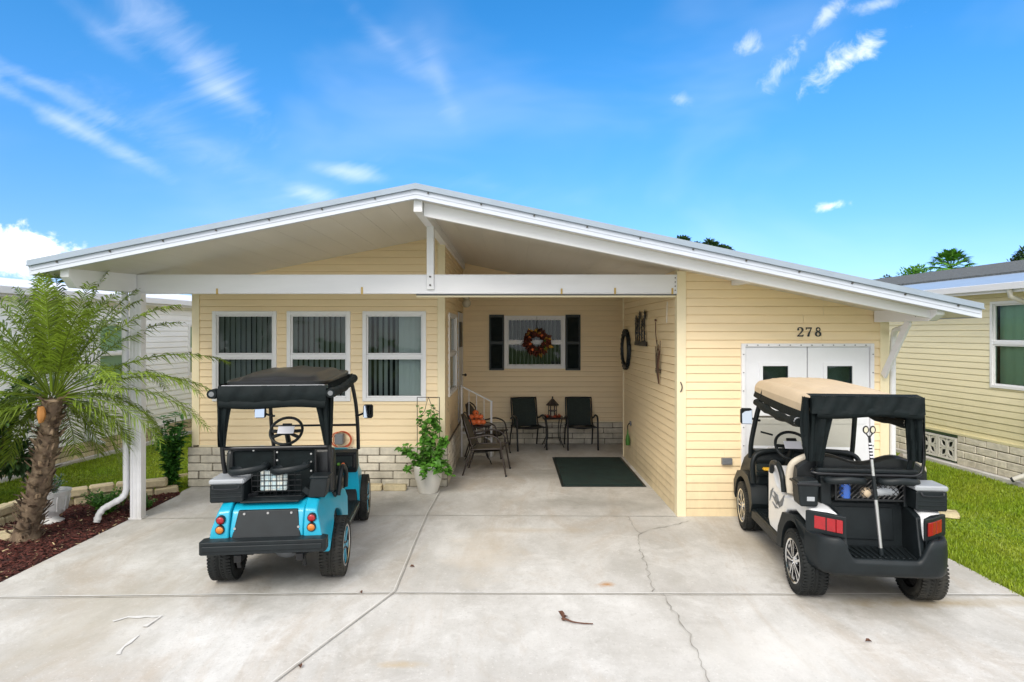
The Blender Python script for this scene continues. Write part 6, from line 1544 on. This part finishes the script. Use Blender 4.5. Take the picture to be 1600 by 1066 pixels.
# ------------------------------------------------------------------ plants
def palm():
    rnd = random.Random(31)
    base = Vector((-5.24,6.62,-.01)); topc = Vector((-4.93,6.60,1.50))
    t = thing('palm_tree', 'short leaning date palm with shaggy trunk and feathery fronds in the red mulch', 'palm tree', base)
    pts = catmull([Vector((0,0,0)),Vector((.05,0,.25)),Vector((.16,0,.65)),Vector((.24,-.01,1.05)),topc-base],5); n = len(pts)
    m = MB(); m.tube(pts, [(.110-.016*(i/n)+(.05*(1-i/3) if i < 3 else 0)+rnd.uniform(-.012,.012)) for i in range(n)], 18)
    for i in range(330):
        q = rnd.random()**.85; p_ = pts[min(n-1,int(q*n))]; a = rnd.uniform(0,2*PI); o_ = Vector((math.cos(a),math.sin(a),0)); r_ = .096-.012*q
        b_ = p_+o_*r_+Vector((0,0,rnd.uniform(-.03,.03))); L_ = rnd.uniform(.05,.11)
        side = Vector((-o_.y,o_.x,0))*rnd.uniform(.015,.030); up_ = (o_*rnd.uniform(.5,1.0)+Vector((0,0,rnd.uniform(-.1,.9)))).normalized()*L_
        m.add([b_-side-Vector((0,0,.02)), b_+side-Vector((0,0,.02)), b_+side*.5+up_, b_-side*.5+up_, b_+o_*.028+Vector((0,0,-.01)), b_+up_*.95+o_*.012], [(0,1,4),(0,4,5,3),(4,1,2,5),(3,5,2),(0,3,2,1)])
    m.build('trunk', M_['trunk'], t, smooth=30)
    cc = topc-base
    m = MB(); st = MB()
    NF = 68
    for i in range(NF):
        f_ = i/NF; az = i*2.39996+rnd.uniform(-.2,.2)
        el = R(84-108*f_**1.05+rnd.uniform(-7,7)); L_ = rnd.uniform(1.35,1.75)*(.80+.28*math.sin(PI*min(1,f_*1.15+.12)))
        if math.cos(az) > .3: L_ *= 1.06
        d0 = Vector((math.cos(az)*math.cos(el), math.sin(az)*math.cos(el), math.sin(el)))
        if math.sin(az) < -.15 and f_ > .42 and not (math.cos(az) < -.45 or math.cos(az) > .88): continue
        if f_ > .7: L_ *= .8
        if f_ < .3: L_ *= .84
        K = 20; p_ = cc+Vector((math.cos(az)*.05,math.sin(az)*.05,.12*(1-f_)-.02)); P = [p_.copy()]; d_ = d0.copy(); dr = (.055+.035*f_)*rnd.uniform(.7,1.4)
        for k in range(K):
            d_ = (d_+Vector((0,0,-1))*dr*(.35+1.1*k/K)).normalized(); P.append(P[-1]+d_*L_/K)
        st.tube(P, [.0075*(1-.85*k/K)+.0012 for k in range(K+1)], 4)
        NL = 52
        for k in range(NL):
            s_ = .16+.84*k/NL; x = s_*K; i0 = min(K-1,int(x)); q = P[i0].lerp(P[i0+1], x-i0); td = (P[i0+1]-P[i0]).normalized()
            sd_ = td.cross(Vector((0,0,1)))
            if sd_.length < .1: sd_ = Vector((-math.sin(az),math.cos(az),0))
            sd_.normalize(); nn = sd_.cross(td).normalized()
            ll = .34*math.sin(PI*min(1,(s_-.06)*.95+.06))**.55*rnd.uniform(.85,1.1)*(1-.25*s_)
            for sg in (-1,1):
                ld = (sd_*sg*rnd.uniform(.6,.9)+td*rnd.uniform(.5,1.0)+nn*rnd.uniform(.05,.4)).normalized()
                w_ = .0080; q1_ = q+ld*ll*.5+Vector((0,0,-ll*.07)); q2_ = q+ld*ll*.93+Vector((0,0,-ll*rnd.uniform(.25,.6)))
                wv = td*w_
                m.add([q-wv*.6,q+wv*.6,q1_+wv,q1_-wv,q2_], [(0,1,2,3),(3,2,4)])
    m.build('crown', M_['palmleaf'], t); st.build('frond_stems', M_['palmleaf'], t)
    m = MB(); b_ = cc+Vector((.02,-.15,-.02)); m.grid(lambda u,v: tuple(b_+Vector(((u-.5)*.085*math.sin(PI*min(.97,v*.8+.12)), -.05-.03*math.sin(PI*u), -.03-.17*v))), 5, 8); m.grid(lambda u,v: tuple(b_+Vector((-(u-.5)*.085*math.sin(PI*min(.97,v*.8+.12)), -.03-.0*math.sin(PI*u), -.03-.17*v))), 5, 8)
    m.build('dry_sheath', M_['palmdry'], t, smooth=70)
palm()
def bush(name, label, cat, loc, rx_, ry_, h, n, L0, W0, mt, seed, stems=8, z0=.0, group=None, upb=.4):
    rnd = random.Random(seed); t = thing(name, label, cat, loc, group=group); m = MB(); s = MB()
    for i in range(stems):
        a = rnd.uniform(0,2*PI); r_ = rnd.random()**.5
        tip = Vector((math.cos(a)*rx_*r_, math.sin(a)*ry_*r_, h*rnd.uniform(.55,1)))
        P = catmull([(0,0,z0),(tip.x*.35,tip.y*.35,z0+(tip.z-z0)*.5),tuple(tip)],6); s.tube(P, .006, 4)
        for k in range(n//stems):
            q = P[min(len(P)-1,int((.12+.88*rnd.random())*len(P)))]; m.leaf(q+Vector((rnd.gauss(0,rx_*.10),rnd.gauss(0,ry_*.10),rnd.gauss(0,h*.03))), (rnd.uniform(-1,1),rnd.uniform(-1,1),rnd.uniform(-.3,1)*upb+.1), (0,0,1), L0*rnd.uniform(.6,1.2), W0*rnd.uniform(.7,1.1), .2)
    s.build('stems', M_['leafA'], t); m.build('leaves', mt, t); return t
bush('leafy_shrub', 'upright dark green broad leaved shrub at the front corner of the house', 'shrub', (-4.86,8.78,-.02), .24, .20, 1.10, 760, .12, .065, M_['leafA'], 3, 12)
bush('low_shrub', 'low feathery green shrub in the mulch, beside the white post', 'shrub', (-4.98,7.55,-.01), .30, .24, .30, 1500, .055, .022, M_['leafB'], 5, 30)
bush('low_shrub', 'small green sprig in the mulch behind the white post', 'shrub', (-4.62,7.80,-.01), .18, .16, .17, 300, .045, .014, M_['leafB'], 6, 14)
# tree-like shrub behind the palm, at the left edge
def tree(name, label, cat, loc, h, R3, n, L0, seed, mt, trunk_r=.12, cz=.65, clumps=14, group=None):
    rnd = random.Random(seed); t = thing(name, label, cat, loc, group=group)
    m = MB(); m.tube(catmull([(0,0,0),(rnd.uniform(-.1,.1),0,h*cz*.5),(0,rnd.uniform(-.1,.1),h*cz)],5), [trunk_r*(1-.05*i) for i in range(11)], 10)
    cl_ = []
    for i in range(clumps):
        a = rnd.uniform(0,2*PI); q = rnd.random()**.5; zz_ = rnd.uniform(-1,1)
        c_ = Vector((math.cos(a)*R3[0]*q*math.sqrt(1-zz_*zz_*.7), math.sin(a)*R3[1]*q*math.sqrt(1-zz_*zz_*.7), h-R3[2]+zz_*R3[2]*.8)); cl_.append((c_, rnd.uniform(.28,.5)*min(R3)))
        m.tube(catmull([(0,0,h*cz*.8),(c_.x*.5,c_.y*.5,(h*cz*.8+c_.z)*.5),tuple(c_)],4), [trunk_r*.4*(1-.1*k_) for k_ in range(9)], 6)
    m.build('trunk', M_['bark'], t, smooth=50)
    m = MB()
    for i in range(n):
        c_, r_ = rnd.choice(cl_); v = Vector((rnd.gauss(0,1),rnd.gauss(0,1),rnd.gauss(0,.8))).normalized()*r_*rnd.uniform(.6,1.25)
        m.leaf(c_+v, v+Vector((rnd.uniform(-.5,.5),)*3)*r_, (0,0,1), L0*rnd.uniform(.6,1.3), L0*.5, .2)
    m.build('crown', mt, t); return t
tree('dark_shrub_tree', 'dense dark green shrub behind the palm at the left edge', 'shrub', (-6.75,8.0,-.05), 1.75, (.45,.6,.65), 2400, .12, 9, M_['treeleaf'], .04, .4, 16)
for px, py, Y, r3, sd in ((1100,379,32,(.8,1.0,.6),1),(1130,386,34,(.35,.5,.4),2),(1066,373,33,(.4,.5,.4),3)):
    p_ = at(px, py, Y); tree('background_tree', ('dark tree top just showing over the roof, the larger leftward one' if sd==1 else 'small dark tree top over the roof, nearest the shed side' if sd==2 else 'small dark tree top over the roof, closest to the ridge'), 'tree', (p_.x,p_.y,0), p_.z, r3, 2600, .22, 40+sd, M_['treeleaf'], .2, .75, 10)
p_ = at(1420,428,27); tree('background_tree', 'rounded light green tree behind the neighbouring dark shingle roof', 'tree', (p_.x,p_.y,0), p_.z, (.9,1.2,.9), 3200, .16, 51, M_['leafB'], .15, .7, 14)
p_ = at(1606,391,30); tree('background_tree', 'green tree at the far right edge above the neighbouring roof', 'tree', (p_.x,p_.y,0), p_.z, (.7,1.0,.7), 3200, .2, 52, M_['treeleaf'], .15, .7, 14)
p_ = at(1400,436,24); tree('background_tree', 'dark bush top at the end of the neighbouring roof', 'tree', (p_.x,p_.y,0), p_.z, (.5,.6,.5), 1500, .14, 53, M_['treeleaf'], .1, .7, 10)
# fan palm far behind
p_ = at(1485,412,30); t = thing('fan_palm', 'distant fan palm rising above the neighbouring roof', 'palm tree', (p_.x,p_.y,0)); rnd = random.Random(77)
m = MB(); m.tube([(0,0,0),(0,0,p_.z-.3)], .17, 12); m.build('trunk', M_['bark'], t, smooth=50)
m = MB()
for i in range(46):
    az = i*2.4; el = R(80-115*i/46); d_ = Vector((math.cos(az)*math.cos(el),math.sin(az)*math.cos(el),math.sin(el))); c_ = Vector((0,0,p_.z-.25))+d_*.62
    sd_ = d_.cross(Vector((0,0,1)))
    if sd_.length < .1: sd_ = Vector((1,0,0))
    sd_.normalize(); m.tube([(0,0,p_.z-.25),tuple(c_)], .012, 4)
    for k in range(15):
        a = R(-75+150*k/14); ld = (d_*math.cos(a)+sd_*math.sin(a)).normalized(); e_ = c_+ld*.58*(.75+.25*math.cos(a))+Vector((0,0,-.16)); wv = ld.cross(Vector((0,0,1))); wv = wv.normalized()*.055 if wv.length > .05 else Vector((.028,0,0))
        q_ = c_+ld*.3; m.add([c_,q_+wv,q_-wv,e_], [(0,1,2),(2,1,3)])
m.build('crown', M_['leafB'], t)
# urn with silver plant
c_ = gnd(82,815); t = thing('urn', 'pale stone urn standing in the mulch behind the palm trunk', 'planter', (c_.x,c_.y,-.01))
m = MB(); m.lathe([(.11,0),(.12,.02),(.07,.05),(.06,.08),(.12,.12),(.15,.18),(.165,.30),(.185,.36),(.19,.375),(.17,.375),(.15,.34)],28,caps=False); m.lathe([(0,.33),(.155,.335)],28,caps=False); m.build('urn_body', M_['urn'], t, smooth=50)
for i in range(10):
    a = 2*PI*i/10; m = MB(); m.bar((.135*math.cos(a),.135*math.sin(a),.14),(.172*math.cos(a),.172*math.sin(a),.32),.02,.02); m.build('flute', M_['urn'], t, bevel=.006)
t2 = bush('silver_plant', 'silvery grey foliage plant growing in the pale urn', 'plant', (c_.x+.02,c_.y,.33), .17, .14, .22, 520, .05, .014, M_['leafgrey'], 7, 26)
